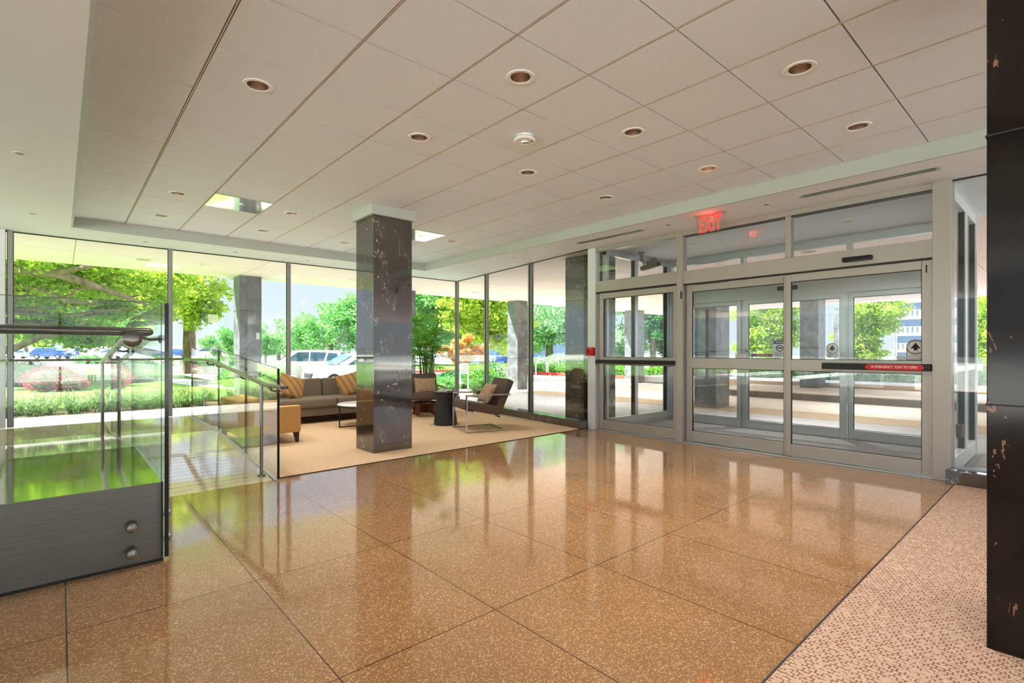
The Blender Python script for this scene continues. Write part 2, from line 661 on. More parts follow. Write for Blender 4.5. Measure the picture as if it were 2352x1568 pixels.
def carpet_loop():
    m = mat('lounge_carpet', rgb(226, 190, 146), 0.95)
    t = N(m, 'ShaderNodeTexCoord')
    w = N(m, 'ShaderNodeTexWave')
    w.bands_direction = 'X'
    w.inputs['Scale'].default_value = 16
    w.inputs['Distortion'].default_value = 1.0
    L(m, t.outputs['Object'], w.inputs['Vector'])
    n = N(m, 'ShaderNodeTexNoise')
    n.inputs['Scale'].default_value = 90
    L(m, t.outputs['Object'], n.inputs['Vector'])
    a = mth(m, 'MULTIPLY', w.outputs['Fac'], n.outputs['Fac'])
    r = ramp(m, [(0.0, rgb(176, 140, 104)), (0.5, rgb(234, 200, 160))])
    L(m, a, r.inputs[0])
    L(m, r.outputs[0], BS(m).inputs['Base Color'])
    bump(m, a, 0.5, 0.003)
    return m
M['lounge_carpet'] = carpet_loop()
M['bounce_terrace'] = mat('pale_terrace_stone', rgb(240, 238, 236), 0.8)  # near-white stone chosen to bounce daylight indoors
M['mat_grey'] = mat('entrance_mat', rgb(108, 106, 104), 0.95)
noise_color(M['mat_grey'], [(0.3, rgb(98, 96, 95)), (0.7, rgb(122, 120, 118))], 120, 2)

def fabric(name, c, k=0.85, scale=260):
    m = mat(name, rgb(*c), 0.9)
    d = tuple(int(x * k) for x in c)
    n, r = noise_color(m, [(0.3, rgb(*d)), (0.7, rgb(*c))], scale, 2)
    bump(m, n.outputs['Fac'], 0.25, 0.002)
    return m
M['sofa'] = fabric('taupe_fabric', (132, 116, 96))
M['tan'] = fabric('tan_fabric', (222, 172, 104))
M['brown'] = fabric('brown_fabric', (104, 84, 72))
M['pillow_tan'] = fabric('tan_satin', (190, 156, 124), 0.8, 30)
M['darkwood'] = mat('dark_wood', rgb(48, 34, 26), 0.35)
M['redwood'] = mat('reddish_wood', rgb(112, 58, 40), 0.4)
def stripes():
    m = mat('striped_fabric', rgb(200, 150, 80), 0.9)
    t = N(m, 'ShaderNodeTexCoord')
    mp = N(m, 'ShaderNodeMapping')
    mp.inputs['Rotation'].default_value = (0, R(25), 0)
    L(m, t.outputs['Object'], mp.inputs[0])
    s = N(m, 'ShaderNodeSeparateXYZ')
    L(m, mp.outputs[0], s.inputs[0])
    a = mth(m, 'FRACT', mth(m, 'MULTIPLY', mth(m, 'ADD', s.outputs[0], 5.0), 9.5))
    r = ramp(m, [(0.0, rgb(206, 150, 70)), (0.22, rgb(120, 66, 44)), (0.34, rgb(176, 150, 110)), (0.46, rgb(70, 52, 44)),
                 (0.58, rgb(190, 160, 120)), (0.70, rgb(92, 60, 46)), (0.80, rgb(214, 160, 82)), (0.92, rgb(130, 76, 50))], 'CONSTANT')
    L(m, a, r.inputs[0])
    L(m, r.outputs[0], BS(m).inputs['Base Color'])
    return m
M['stripes'] = stripes()
M['drum'] = mat('charcoal_lacquer', rgb(40, 42, 44), 0.4)
M['tabletop'] = mat('white_stone', rgb(226, 220, 212), 0.2)
M['magazine'] = mat('magazine_cover', rgb(196, 194, 188), 0.3)
M['plate'] = mat('plate_metal', rgb(200, 200, 200), 0.25, 0.9)

# outdoors
def concrete(name, c, sc=6):
    m = mat(name, rgb(*c), 0.85)
    d = tuple(int(x * 0.9) for x in c)
    noise_color(m, [(0.3, rgb(*d)), (0.7, rgb(*c))], sc, 6)
    return m
M['concrete'] = concrete('concrete', (214, 206, 196))
M['concrete_tan'] = concrete('tan_concrete', (190, 168, 142))
M['concrete_dark'] = concrete('dark_concrete', (110, 102, 96))
M['asphalt'] = concrete('asphalt', (150, 150, 152), 12)
M['paving'] = concrete('grey_paving', (176, 174, 178))
M['lawn'] = mat('lawn', rgb(98, 160, 50), 0.95)
noise_color(M['lawn'], [(0.35, rgb(62, 108, 36)), (0.6, rgb(112, 150, 50))], 1.2, 8)
M['mulch'] = concrete('mulch', (112, 90, 66), 20)
M['redpaint'] = mat('red_kerb_paint', rgb(206, 72, 62), 0.7)
M['gravel'] = concrete('white_gravel', (224, 224, 228), 40)
M['bark'] = mat('bark', rgb(120, 98, 80), 0.9)
nb, rb = noise_color(M['bark'], [(0.3, rgb(86, 70, 58)), (0.7, rgb(146, 124, 104))], 8, 6, 'Object', 0.6, 0, (1, 1, 0.25))
bump(M['bark'], nb.outputs['Fac'], 0.5, 0.02)
M['leaf_bright'] = leaf_mat('bright_leaves', [rgb(98, 146, 40), rgb(168, 200, 58), rgb(232, 232, 120)], 2.2, 0.6)
M['leaf_mid'] = leaf_mat('mid_leaves', [rgb(66, 134, 66), rgb(110, 178, 92), rgb(166, 214, 130)], 1.2, 0.55)
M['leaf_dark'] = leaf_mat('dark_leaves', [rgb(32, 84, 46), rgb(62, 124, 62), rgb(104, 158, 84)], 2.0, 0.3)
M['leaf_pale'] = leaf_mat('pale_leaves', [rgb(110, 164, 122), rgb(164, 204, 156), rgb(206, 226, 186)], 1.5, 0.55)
M['leaf_orange'] = leaf_mat('maple_leaves', [rgb(190, 110, 66), rgb(230, 176, 96), rgb(226, 206, 120)], 3.0, 0.45)
M['leaf_pink'] = leaf_mat('pink_blossom', [rgb(120, 30, 50), rgb(190, 50, 84), rgb(222, 120, 134)], 9.0, 0.3)
M['leaf_palm'] = leaf_mat('palm_leaves', [rgb(78, 140, 52), rgb(126, 190, 74), rgb(184, 226, 116)], 6.0, 0.45)
M['leaf_grass'] = leaf_mat('grass_blades', [rgb(40, 78, 34), rgb(82, 122, 46), rgb(172, 192, 100)], 14.0, 0.4)
M['leaf_hedge'] = leaf_mat('hedge_leaves', [rgb(58, 126, 44), rgb(112, 176, 60), rgb(176, 212, 92)], 4.0, 0.35)
M['car_white'] = mat('white_car_paint', rgb(214, 206, 198), 0.15, 0.0)
M['car_silver'] = mat('silver_car_paint', rgb(176, 180, 192), 0.2, 0.5)
M['car_blue'] = mat('blue_car_paint', rgb(60, 90, 170), 0.2, 0.3)
M['car_teal'] = mat('pale_teal_car_paint', rgb(220, 230, 230), 0.15, 0.1)
M['car_glass'] = mat('car_window', rgb(48, 84, 110), 0.06, 0.0, 1.6)
M['tyre'] = mat('tyre', rgb(38, 38, 42), 0.8)
M['wheel_rim'] = mat('wheel_rim', rgb(200, 200, 206), 0.25, 0.8)
M['skin'] = mat('skin', rgb(200, 150, 120), 0.6)
M['cloth_blue'] = mat('blue_cloth', rgb(64, 84, 140), 0.9)
M['building'] = concrete('pale_building', (222, 224, 230), 1)
M['building_glass'] = mat('building_glass', rgb(120, 140, 170), 0.15)
M['lamp_globe'] = mat('white_globe', rgb(240, 240, 238), 0.3)
# ================================================================ SETTING
XG = lambda y: 6.22 + 0.14 * (y - 5.15)      # the slightly angled glass wall right of the lounge
DX = 6.27                                     # entrance door plane
VX = 8.15                                     # outer vestibule plane
VY0, VY1 = 0.86, 5.0

bm = new()
box(bm, -8, 6.30, -6, 9.7, -0.25, 0)
struct('floor', bm, M['terrazzo'], 'polished tan terrazzo floor in large dark-jointed slabs', 'floor')

# suspended tile ceiling: real tiles hung in a grid
bm = new()
xa, xb, ya, yb = 0.125, 5.46, -5.6, 8.75
xs = [xa] + [TX0 + TS * j for j in range(1, 9)] + [xb]
ys = [TY0 + TS * i for i in range(-15, 9)] + [yb]
ys = [y for y in ys if y > ya + .05]
ys = [ya] + ys
for i in range(len(xs) - 1):
    for j in range(len(ys) - 1):
        box(bm, xs[i] + .009, xs[i + 1] - .009, ys[j] + .0045, ys[j + 1] - .0045, ZC, ZC + .012)
ceil_o = struct('ceiling', bm, M['tile'], 'beige suspended tile ceiling', 'ceiling')
bm = new()
box(bm, xa - .01, xb + .01, ya - .1, yb + .01, ZC + .0121, ZC + .03)
struct('ceiling.001', bm, M['tgap'])
bm = new()
for x in xs[1:-1]:
    box(bm, x - .0035, x + .0035, ya, yb, ZC - .001, ZC + .012)
struct('trim_1', bm, M['tee'], 'thin ceiling grid bars', 'ceiling grid')
# lowered soffit around the tiled field
bm = new()
# cell walk: left, far, right strips (right one follows the angled glass), plus front
box(bm, -8, 0.125, -6, 9.62, ZS, ZS + .32)
box(bm, 0.125, 5.46, 8.75, 9.62, ZS, ZS + .32)
prism(bm, [(5.46, -6, ZS), (6.30, -6, ZS), (6.30, 5.15, ZS), (XG(9.62), 9.62, ZS), (5.46, 9.62, ZS)], (0, 0, .32))
box(bm, 0.125, 5.46, -6, -5.6, ZS, ZS + .32)
struct('ceiling.002', bm, M['soffit'], 'smooth painted soffit around the tile field', 'ceiling')
bm = new()
for a in ((0.105, 0.128, -5.6, 8.77), (0.128, 5.457, 8.747, 8.77), (5.457, 5.48, -5.6, 8.77)):
    box(bm, *a, ZS - .0015, ZC + .02)
struct('trim_2', bm, M['fascia'], 'pale fascia band around the tile field', 'fascia')
# roof / building mass above
bm = new()
box(bm, -9, 6.3, -7, 9.6, 3.17, 4.2)
struct('ceiling.003', bm, M['concrete'])
# glazed walls behind the camera, added out of view to let daylight in
for x0_ in range(-8, 6, 2):
    bm = new(); box(bm, x0_ + .03, x0_ + 1.97, -6.01, -6.0, .1, ZS); struct('window_%d' % (40 + x0_), bm, M['glass'])
    bm = new(); box(bm, x0_ - .03, x0_ + .03, -6.05, -5.95, 0, ZS); struct('trim_%d' % (60 + x0_), bm, M['mull'])
for y0_ in range(-6, 9, 3):
    bm = new(); box(bm, -8.01, -8.0, y0_ + .03, y0_ + 2.97, .1, ZS); struct('window_%d' % (60 + y0_), bm, M['glass'])
    bm = new(); box(bm, -8.05, -7.95, y0_ - .03, y0_ + .03, 0, ZS); struct('trim_%d' % (80 + y0_), bm, M['mull'])

# ---- carpets
bm = new(); box(bm, -6, 6.10, -6, 0.776, 0, .006)
o = struct('carpet', bm, M['runner'], 'beige carpet woven with dark dashes beside the terrazzo', 'carpet')
bm = new(); box(bm, -6, 6.12, .776, .784, 0, .0075); struct('trim_3', bm, M['mull_dark'])
bm = new()
prism(bm, [(1.56, 5.15, 0), (XG(5.25) - .15, 5.24, 0), (XG(9.58) - .15, 9.56, 0), (1.56, 9.56, 0)], (0, 0, .006))
o = struct('carpet.001', bm, M['lounge_carpet'], 'tan ribbed carpet under the lounge seating', 'carpet')
bm = new()
prism(bm, [(1.56, 5.14, 0), (XG(5.25) - .15, 5.228, 0), (XG(5.25) - .15, 5.24, 0), (1.56, 5.152, 0)], (0, 0, .0072))
struct('trim_4', bm, M['mull_dark'])

# ---- polished columns
def column(name, x0, x1, y0, y1, m, label, cap=True, z0=0, z1=ZC):
    t = thing(name, label, 'column', ((x0 + x1) / 2, (y0 + y1) / 2, z0))
    t['kind'] = 'structure'
    bm = new(); box(bm, x0, x1, y0, y1, z0, z1, .004)
    obj('shaft', bm, m, t, sm=False)
    if cap:
        bm = new(); box(bm, x0 - .035, x1 + .035, y0 - .035, y1 + .035, z1 - .125, z1 - .002)
        obj('capital', bm, M['fascia'], t, sm=False)
    else:
        bm = new(); box(bm, x0 - .004, x1 + .004, y0 - .004, y1 + .004, 1.0, 1.006)
        box(bm, x0 - .004, x1 + .004, y0 - .004, y1 + .004, 2.1, 2.106)
        obj('joint', bm, M['mull_dark'], t, sm=False)
    return t
column('column', 2.79, 3.31, 5.615, 6.09, M['marble'], 'polished dark marble column standing on the lounge carpet')
column('column', 2.84, 3.40, -0.36, .262, M['marble_black'], 'tall near-black marble column closest to the camera', cap=False)

# ---- garden windows (plane Y = 9.6) and angled side windows
GY = 9.6
wn = 0
def pane(p0, p1, z0, z1, m=None, th=.010, name=None):
    global wn
    wn += 1
    a, b = Vector((p0[0], p0[1], 0)), Vector((p1[0], p1[1], 0))
    d = (b - a).normalized()
    n = Vector((-d.y, d.x, 0)) * th / 2
    bm = new()
    prism(bm, [a + n + Vector((0, 0, z0)), b + n + Vector((0, 0, z0)), b - n + Vector((0, 0, z0)), a - n + Vector((0, 0, z0))], (0, 0, z1 - z0))
    return struct(name or 'window_%d' % wn, bm, m or M['glass'])
MX = [-5.9, -4.1, -2.3, -0.5, 1.30, 3.10, 4.92, XG(GY)]
SZ = 0.20
for a, b in zip(MX, MX[1:]):
    pane((a + .02, GY), (b - .02, GY), SZ, ZS - .012)
def post(x, y, w, d, z0, z1, m, ang=0.0, name='trim', bev=.003):
    bm = new()
    Mx = Matrix.Translation((x, y, 0)) @ Matrix.Rotation(ang, 4, 'Z')
    box(bm, -w / 2, w / 2, -d / 2, d / 2, z0, z1, bev, 1, Mx)
    return bm
tn = 4
def mullion(x, y, ang=0.0, z0=SZ):
    global tn
    tn += 1
    t = thing('trim_%d' % tn, 'slim metal window mullion', 'mullion', (x, y, z0), 0, kind='structure')
    obj('post', post(x, y, .052, .11, z0, ZS, M['mull'], ang), M['mull'], t, sm=False)
    obj('gasket', post(x, y, .066, .022, z0, ZS - .002, M['mull_dark'], ang), M['mull_dark'], t, sm=False)
for x in MX[:-1]:
    mullion(x, GY)
angd = math.atan2(1, 0.14) - R(90)
mullion(XG(GY), GY, angd)
YM = [9.6, 8.28, 6.72, 5.26]
for a, b in zip(YM, YM[1:]):
    pane((XG(a), a - .03), (XG(b), b + .03), .13, ZS - .012)
for y in YM[1:3]:
    mullion(XG(y), y, angd, .13)
# head gap lines
bm = new()
box(bm, -8, XG(GY), GY - .012, GY + .012, ZS - .014, ZS + .001)
struct('trim_20', bm, M['mull_dark'])
bm = new()
prism(bm, [(XG(5.2) - .01, 5.2, ZS - .014), (XG(5.2) + .01, 5.2, ZS - .014), (XG(9.6) + .01, 9.6, ZS - .014), (XG(9.6) - .01, 9.6, ZS - .014)], (0, 0, .014))
struct('trim_21', bm, M['mull_dark'])
# marble sill kerbs
bm = new()
prism(bm, [(XG(5.22) - .15, 5.22, 0), (XG(5.22) + .06, 5.22, 0), (XG(9.66) + .06, 9.66, 0), (XG(9.44) - .15, 9.44, 0)], (0, 0, .13), .004)
struct('baseboard_right', bm, M['marble'], 'polished marble kerb under the angled windows', 'kerb')
bm = new(); box(bm, 1.60, XG(9.5), 9.46, 9.66, 0, SZ, .004)
struct('baseboard_garden', bm, M['marble'])
bm = new(); box(bm, 6.10, 6.36, -5, .842, 0, .13, .004)
struct('baseboard_entrance', bm, M['marble'], 'polished marble kerb right of the entrance doors', 'kerb')
# pale return post at the far left window
bm = new(); box(bm, -.68, -.545, 9.5, 9.62, SZ, ZS)
struct('trim_22', bm, M['alu_white'])

# ---- entrance wall
def frame_boxes(boxes, m, name, t, bev=.003):
    bm = new()
    for b in boxes:
        box(bm, *b, bev, 1)
    return obj(name, bm, m, t, sm=False)
FD = .11                                       # frame depth
x0, x1 = DX - .02, DX + FD - .02
t = thing('wall_entrance', 'champagne aluminium entrance frame with glass transoms', 'door frame', (DX, 3, 0), 0, kind='structure')
frame_boxes([(x0 - .03, x1 + .05, .815, .955, 0, ZS)], M['alu'], 'corner_post', t)
frame_boxes([(x0 - .01, x1, 5.06, 5.21, 0, ZS)], M['alu_white'], 'corner_post', t)
frame_boxes([(x0 - .012, x1, 3.57, 3.66, 0, ZS)], M['alu'], 'post', t)
frame_boxes([(x0, x1, .955, 3.57, 2.125, 2.30)], M['alu'], 'header', t)
frame_boxes([(x0, x1, 3.66, 5.06, 2.145, 2.31)], M['alu'], 'header', t)
frame_boxes([(x0, x1, .955, 3.57, 2.775, ZS), (x0, x1, 3.66, 5.06, 2.775, ZS)], M['alu'], 'head_rail', t)
frame_boxes([(x0 + .005, x1 - .005, 2.225, 2.285, 2.30, 2.775)], M['alu'], 'transom_post', t)
frame_boxes([(x0 + .012, x1 - .012, .955, 3.57, 2.112, 2.125), (x0 + .012, x1 - .012, 3.66, 5.06, 2.12, 2.145),
             (x0 + .005, x1, .955, 2.225, 2.768, 2.775), (x0 + .005, x1, 2.285, 3.57, 2.768, 2.775)], M['mull_dark'], 'shadow_gap', t, 0)
frame_boxes([(DX + .02, DX + .03, .955, 2.225, 2.30, 2.775)], M['glass_door'], 'transom_glass', t, 0)
frame_boxes([(DX + .02, DX + .03, 2.285, 3.57, 2.30, 2.775)], M['glass_door'], 'transom_glass', t, 0)
frame_boxes([(DX + .02, DX + .03, 3.66, 5.06, 2.31, 2.775)], M['glass_door'], 'transom_glass', t, 0)
frame_boxes([(x0 - .03, x1 + .02, .955, 5.06, 0, .014)], M['alu_grey'], 'threshold', t)
dn = 0
def door(Y0, Y1, X, z0, z1, stile0, stile1, top, rail, bot, label, m=None, th=.045, gm=None):
    """leaf in a plane of constant X between Y0<Y1; rail = (lo,hi) or None"""
    global dn
    dn += 1
    t = thing('door_%d' % dn, label, 'door', (X, (Y0 + Y1) / 2, z0), 0, kind='structure')
    m = m or M['alu']
    bx = [(X, X + th, Y0, Y0 + stile0, z0, z1), (X, X + th, Y1 - stile1, Y1, z0, z1),
          (X, X + th, Y0 + stile0, Y1 - stile1, z1 - top, z1), (X, X + th, Y0 + stile0, Y1 - stile1, z0, z0 + bot)]
    if rail:
        bx.append((X, X + th, Y0 + stile0, Y1 - stile1, rail[0], rail[1]))
    frame_boxes(bx, m, 'door_frame', t)
    zs = [(z0 + bot, rail[0]), (rail[1], z1 - top)] if rail else [(z0 + bot, z1 - top)]
    for a, b in zs:
        frame_boxes([(X + .018, X + .028, Y0 + stile0, Y1 - stile1, a, b)], gm or M['glass_door'], 'glass_pane', t, 0)
        # dark glazing gasket
        g = .006
        frame_boxes([(X + .012, X + .034, Y0 + stile0, Y0 + stile0 + g, a, b), (X + .012, X + .034, Y1 - stile1 - g, Y1 - stile1, a, b),
                     (X + .012, X + .034, Y0 + stile0, Y1 - stile1, a, a + g), (X + .012, X + .034, Y0 + stile0, Y1 - stile1, b - g, b)], M['mull_dark'], 'gasket', t, 0)
    return t
dL = door(3.665, 5.0, DX + .0, .02, 2.12, .06, .075, .085, (1.02, 1.135), .15, 'single glass door with full-width black push bar left of the sliding doors')
frame_boxes([(DX - .045, DX - .012, 3.69, 5.05, 1.035, 1.095)], M['black'], 'push_bar', dL, .006)
dA = door(2.255, 3.562, DX + .05, .02, 2.105, .07, .085, .085, (1.0, 1.135), .14, 'left leaf of the sliding entrance doors')
dB = door(.957, 2.285, DX - .0, .02, 2.105, .085, .055, .085, (1.0, 1.13), .14, 'right sliding leaf with red emergency push bar')
frame_boxes([(DX - .045, DX - .005, .962, 1.90, 1.03, 1.098)], M['black'], 'push_bar', dB, .006)
pb = dB.children[-1]
lab = new()
prism(lab, [(DX - .0475, 1.475, 1.036), (DX - .0475, 1.50, 1.064), (DX - .0475, 1.475, 1.092), (DX - .0475, 1.035, 1.092), (DX - .0475, 1.015, 1.064), (DX - .0475, 1.035, 1.036)], (.002, 0, 0))
obj('push_label', lab, M['red'], pb, sm=False)['label'] = 'red label with white lettering'
text_mesh('lettering', 'IN EMERGENCY  PUSH TO OPEN', .036, M['white_ink'], pb, face_mx(DX - .049, 1.255, 1.064), sx=.72)
frame_boxes([(DX - .001, DX + .003, 1.0, 1.012, 1.985, 2.06)], M['mull_dark'], 'pivot', dB, 0)
# motion sensor on the header
t = thing('motion_sensor', 'black motion sensor bar on the sliding door header', 'sensor', (6.22, 1.56, 2.19))
bm = new(); box(bm, 6.19, 6.25, 1.435, 1.70, 2.165, 2.215, .012); obj('sensor_body', bm, M['black'], t)
bm = new(); box(bm, 6.185, 6.20, 1.46, 1.675, 2.168, 2.188, .003); obj('sensor_lens', bm, M['black_gloss'], t)
# hinge box on the middle post
bm = new(); box(bm, 6.235, 6.25, 3.575, 3.60, 1.93, 2.03, .003)
tag(obj('door_latch', bm, M['black']), 'small black latch high on the post between single and sliding doors', 'latch')

def arrow_sticker(parent, x, y, zc, r, ring_text, lines, full=True):
    """round arrow decal over a short text panel, on the pane at plane x"""
    bm = new()
    pts = []
    for i in range(25):
        a = PI * i / 24
        pts.append((x, y - r * math.cos(a), zc + r * math.sin(a)))
    pts += [(x, y + r, zc - 1.75 * r), (x, y - r, zc - 1.75 * r)]
    prism(bm, pts, (.0008, 0, 0))
    s = obj('door_sticker', bm, M['black_ink'] if full else M['sticker'], parent, sm=False)
    if full:
        bm = new()
        prism(bm, [(x - .0004, y + r * .93, zc - .2 * r), (x - .0004, y + r * .93, zc - 1.68 * r), (x - .0004, y - r * .93, zc - 1.68 * r), (x - .0004, y - r * .93, zc - .2 * r)], (.0004, 0, 0))
        obj('text_panel', bm, M['sticker'], s, sm=False)
    bm = new()
    for rr, mm, nm, dx in ((r, M['black_ink'], 'ring', .0008), (r * .9, M['sticker'], 'disc', .0012)):
        bm = new()
        prism(bm, [(x - dx, y + rr * math.cos(2 * PI * i / 40), zc + rr * math.sin(2 * PI * i / 40)) for i in range(40)], (.0004, 0, 0))
        obj(nm, bm, mm, s, sm=False)
    k = r * .72
    A = [(0, .85), (.78, -.33), (.30, -.22), (.30, -.62), (-.30, -.62), (-.30, -.22), (-.78, -.33)]
    bm = new()
    prism(bm, [(x - .0017, y - k * a, zc + k * b) for a, b in A], (.0004, 0, 0))
    obj('arrow', bm, M['black_ink'], s, sm=False)
    if ring_text:
        bmT = None
        for word, a0, a1 in ring_text:
            n = len(word)
            for i, ch in enumerate(word):
                a = R(a0 + (a1 - a0) * (i + .5) / n)
                T = face_mx(x - .0018, y, zc) @ Matrix.Translation((r * .76 * math.sin(a), r * .76 * math.cos(a), 0)) @ Matrix.Rotation(-a, 4, 'Z')
                if ch != ' ':
                    text_mesh('letter', ch, r * .30, M['black_ink'], s, T, .0002)
    for i, ln_ in enumerate(lines):
        text_mesh('lettering', ln_, r * .26, M['black_ink'], s, face_mx(x - .0012, y, zc - r * (1.22 + .3 * i)), .0002, sx=.9)
    return s
arrow_sticker(dB, DX + .016, 1.092, 1.265, .073, [('AUTOMATIC', -80, 80), ('ROOD', 215, 145)], ['IN EMERGENCY', 'PUSH TO OPEN'])
bm = new(); box(bm, DX + .0165, DX + .0175, 1.17, 1.245, 1.137, 1.175); s = obj('door_sticker', bm, M['sticker'], dB, sm=False)
text_mesh('lettering', 'DO NOT ENTER', .0095, M['black_ink'], s, face_mx(DX + .016, 1.207, 1.162), .0002)
text_mesh('lettering', 'PUSH TO OPEN', .0095, M['black_ink'], s, face_mx(DX + .016, 1.207, 1.148), .0002)
bm = new(); box(bm, DX + .065, DX + .067, 2.765, 2.90, 1.142, 1.19); s = obj('door_sticker', bm, M['sticker'], dA, sm=False)
text_mesh('lettering', 'AUTOMATIC DOOR', .013, M['black_ink'], s, face_mx(DX + .0645, 2.832, 1.176), .0002)
text_mesh('lettering', 'STAND CLEAR', .011, M['black_ink'], s, face_mx(DX + .0645, 2.832, 1.157), .0002)

# glazing right of the entrance post
pane((6.30, -5), (6.30, .815), .13, ZS - .012)
bm = new(); box(bm, 6.29, 6.31, -5, .815, ZS - .014, ZS); struct('trim_23', bm, M['mull_dark'])
bm = new(); box(bm, 6.285, 6.315, -5, .815, .13, .145); struct('trim_24', bm, M['alu_grey'])

# ---- vestibule
bm = new(); box(bm, 6.30, VX + .1, VY0 - .02, VY1 + .02, -.2, .004)
struct('floor.001', bm, M['mat_grey'], 'grey entrance mat floor of the vestibule', 'floor')
bm = new(); box(bm, 6.305, VX + .1, VY0 - .3, VY1 + .1, ZS, ZS + .05)
struct('ceiling.004', bm, M['soffit'])
t = thing('wall_vestibule', 'aluminium and glass outer vestibule frame', 'door frame', (VX, 3, 0), 0, kind='structure')
x0, x1 = VX, VX + .1
frame_boxes([(x0, x1, VY0, .97, 0, ZS)], M['alu_white'], 'corner_post', t)
frame_boxes([(x0, x1, 4.88, VY1, 0, ZS)], M['alu_grey'], 'corner_post', t)
frame_boxes([(x0, x1, .97, 4.88, 2.04, 2.30)], M['alu_grey'], 'header', t)
frame_boxes([(x0, x1, .97, 4.88, 2.72, ZS)], M['alu_grey'], 'head_rail', t)
for y in (2.15, 3.62):
    frame_boxes([(x0, x1, y - .03, y + .03, 2.30, 2.72)], M['alu_grey'], 'transom_post', t)
    frame_boxes([(x0 + .05, x1, y - .035, y + .035, 0, 2.04)], M['alu_grey'], 'post', t)
for a, b in ((.97, 2.12), (2.18, 3.59), (3.65, 4.88)):
    frame_boxes([(x0 + .04, x0 + .05, a, b, 2.30, 2.72)], M['glass_door'], 'transom_glass', t, 0)
d1 = door(3.655, 4.88, VX + .02, .01, 2.04, .06, .06, .07, (1.0, 1.1), .13, 'outer vestibule door at the left', M['alu_grey'])
d2 = door(2.185, 3.60, VX - .0, .01, 2.04, .075, .075, .07, (1.0, 1.1), .13, 'outer vestibule sliding leaf in the middle', M['alu_grey'])
d3 = door(.975, 2.165, VX + .03, .01, 2.04, .06, .06, .07, (1.0, 1.1), .13, 'outer vestibule sliding leaf at the right', M['alu_grey'])
arrow_sticker(d2, VX + .016, 2.355, 1.265, .075, None, ['AUTOMATIC DOOR', 'STAND CLEAR'], False)
# face-mask notice and emergency arrow on the middle outer leaf
bm = new(); box(bm, VX + .0165, VX + .0175, 2.985, 3.15, 1.125, 1.39); s = obj('door_sticker', bm, M['sticker'], d2, sm=False)
bm = new(); box(bm, VX + .0158, VX + .0165, 2.985, 3.15, 1.335, 1.39); obj('notice_band', bm, M['navy_ink'], s, sm=False)
text_mesh('lettering', 'NOTICE', .030, M['white_ink'], s, face_mx(VX + .0155, 3.06, 1.362), .0002)
bm = new(); prism(bm, [(VX + .0158, 3.06 + .052 * math.cos(2 * PI * i / 36), 1.27 + .052 * math.sin(2 * PI * i / 36)) for i in range(36)], (.0006, 0, 0)); obj('ring', bm, M['navy_ink'], s, sm=False)
bm = new(); prism(bm, [(VX + .0154, 3.06 + .038 * math.cos(2 * PI * i / 36), 1.27 + .038 * math.sin(2 * PI * i / 36)) for i in range(36)], (.0003, 0, 0)); obj('disc', bm, M['sticker'], s, sm=False)
bm = new(); prism(bm, [(VX + .0151, 3.06 + a, 1.27 + b) for a, b in ((-.036, .010), (-.018, .014), (0, .008), (.018, .014), (.036, .010), (.022, -.012), (.008, -.006), (0, -.02), (-.008, -.006), (-.022, -.012))], (.0003, 0, 0)); obj('mask_symbol', bm, M['navy_ink'], s, sm=False)
text_mesh('lettering', 'FACE MASK', .026, M['black_ink'], s, face_mx(VX + .0155, 3.065, 1.196), .0002)
text_mesh('lettering', 'REQUIRED', .026, M['black_ink'], s, face_mx(VX + .0155, 3.065, 1.168), .0002)
text_mesh('lettering', 'BEFORE ENTERING', .014, M['black_ink'], s, face_mx(VX + .0155, 3.065, 1.145), .0002)
bm = new(); prism(bm, [(VX + .0165, 3.495, 1.16), (VX + .0165, 3.475, 1.185), (VX + .0165, 3.16, 1.185), (VX + .0165, 3.16, 1.135), (VX + .0165, 3.475, 1.135)], (.0008, 0, 0)); s = obj('door_sticker', bm, M['red_dark'], d2, sm=False)
text_mesh('lettering', 'IN EMERGENCY PUSH TO', .022, M['white_ink'], s, face_mx(VX + .0155, 3.32, 1.16), .0002, sx=.75)
bm = new(); box(bm, VX - .012, VX, 3.535, 3.565, 1.21, 1.25, .003); obj('key_switch', bm, M['redwood'], d2)
for i, (y0_, y1_) in enumerate(((2.80, 3.07),)):
    t = thing('motion_sensor', 'black motion sensor bar on the outer vestibule header', 'sensor', (8.12, 2.93, 2.17))
    bm = new(); box(bm, 8.09, 8.15, y0_, y1_, 2.14, 2.20, .012); obj('sensor_body', bm, M['black'], t)
# side walls of the vestibule: left (Y=VY1) and right (Y=VY0)
def side_wall(name, y, label, m, mid, rail):
    t = thing(name, label, 'window frame', (7.2, y, 0), 0, kind='structure')
    a, b = 6.36, VX
    bx = [(a, b, y - .04, y + .04, 0.004, .17), (a, b, y - .04, y + .04, 2.73, ZS), (a, a + .06, y - .045, y + .045, 0, ZS), (b - .05, b, y - .05, y + .05, 0, ZS),
          (mid - .04, mid + .04, y - .045, y + .045, .17, 2.73)]
    if rail:
        bx.append((a, b, y - .035, y + .035, rail - .03, rail + .03))
    frame_boxes(bx, m, 'window_frame', t)
    frame_boxes([(a + .06, mid - .04, y - .005, y + .005, .17, 2.73)], M['glass'], 'glass_pane', t, 0)
    frame_boxes([(mid + .04, b - .05, y - .005, y + .005, .17, 2.73)], M['glass'], 'glass_pane', t, 0)
    frame_boxes([(mid - .046, mid - .04, y - .03, y + .03, .17, 2.73), (mid + .04, mid + .046, y - .03, y + .03, .17, 2.73), (b - .056, b - .05, y - .03, y + .03, .17, 2.73)], M['mull_dark'], 'gasket', t, 0)
    return t
side_wall('wall_vestibule_left', VY1 - .03, 'glazed left side of the vestibule', M['alu_grey'], 7.16, None)
sw = side_wall('wall_vestibule_right', VY0 + .02, 'glazed right side of the vestibule', M['alu_white'], 7.35, 1.04)
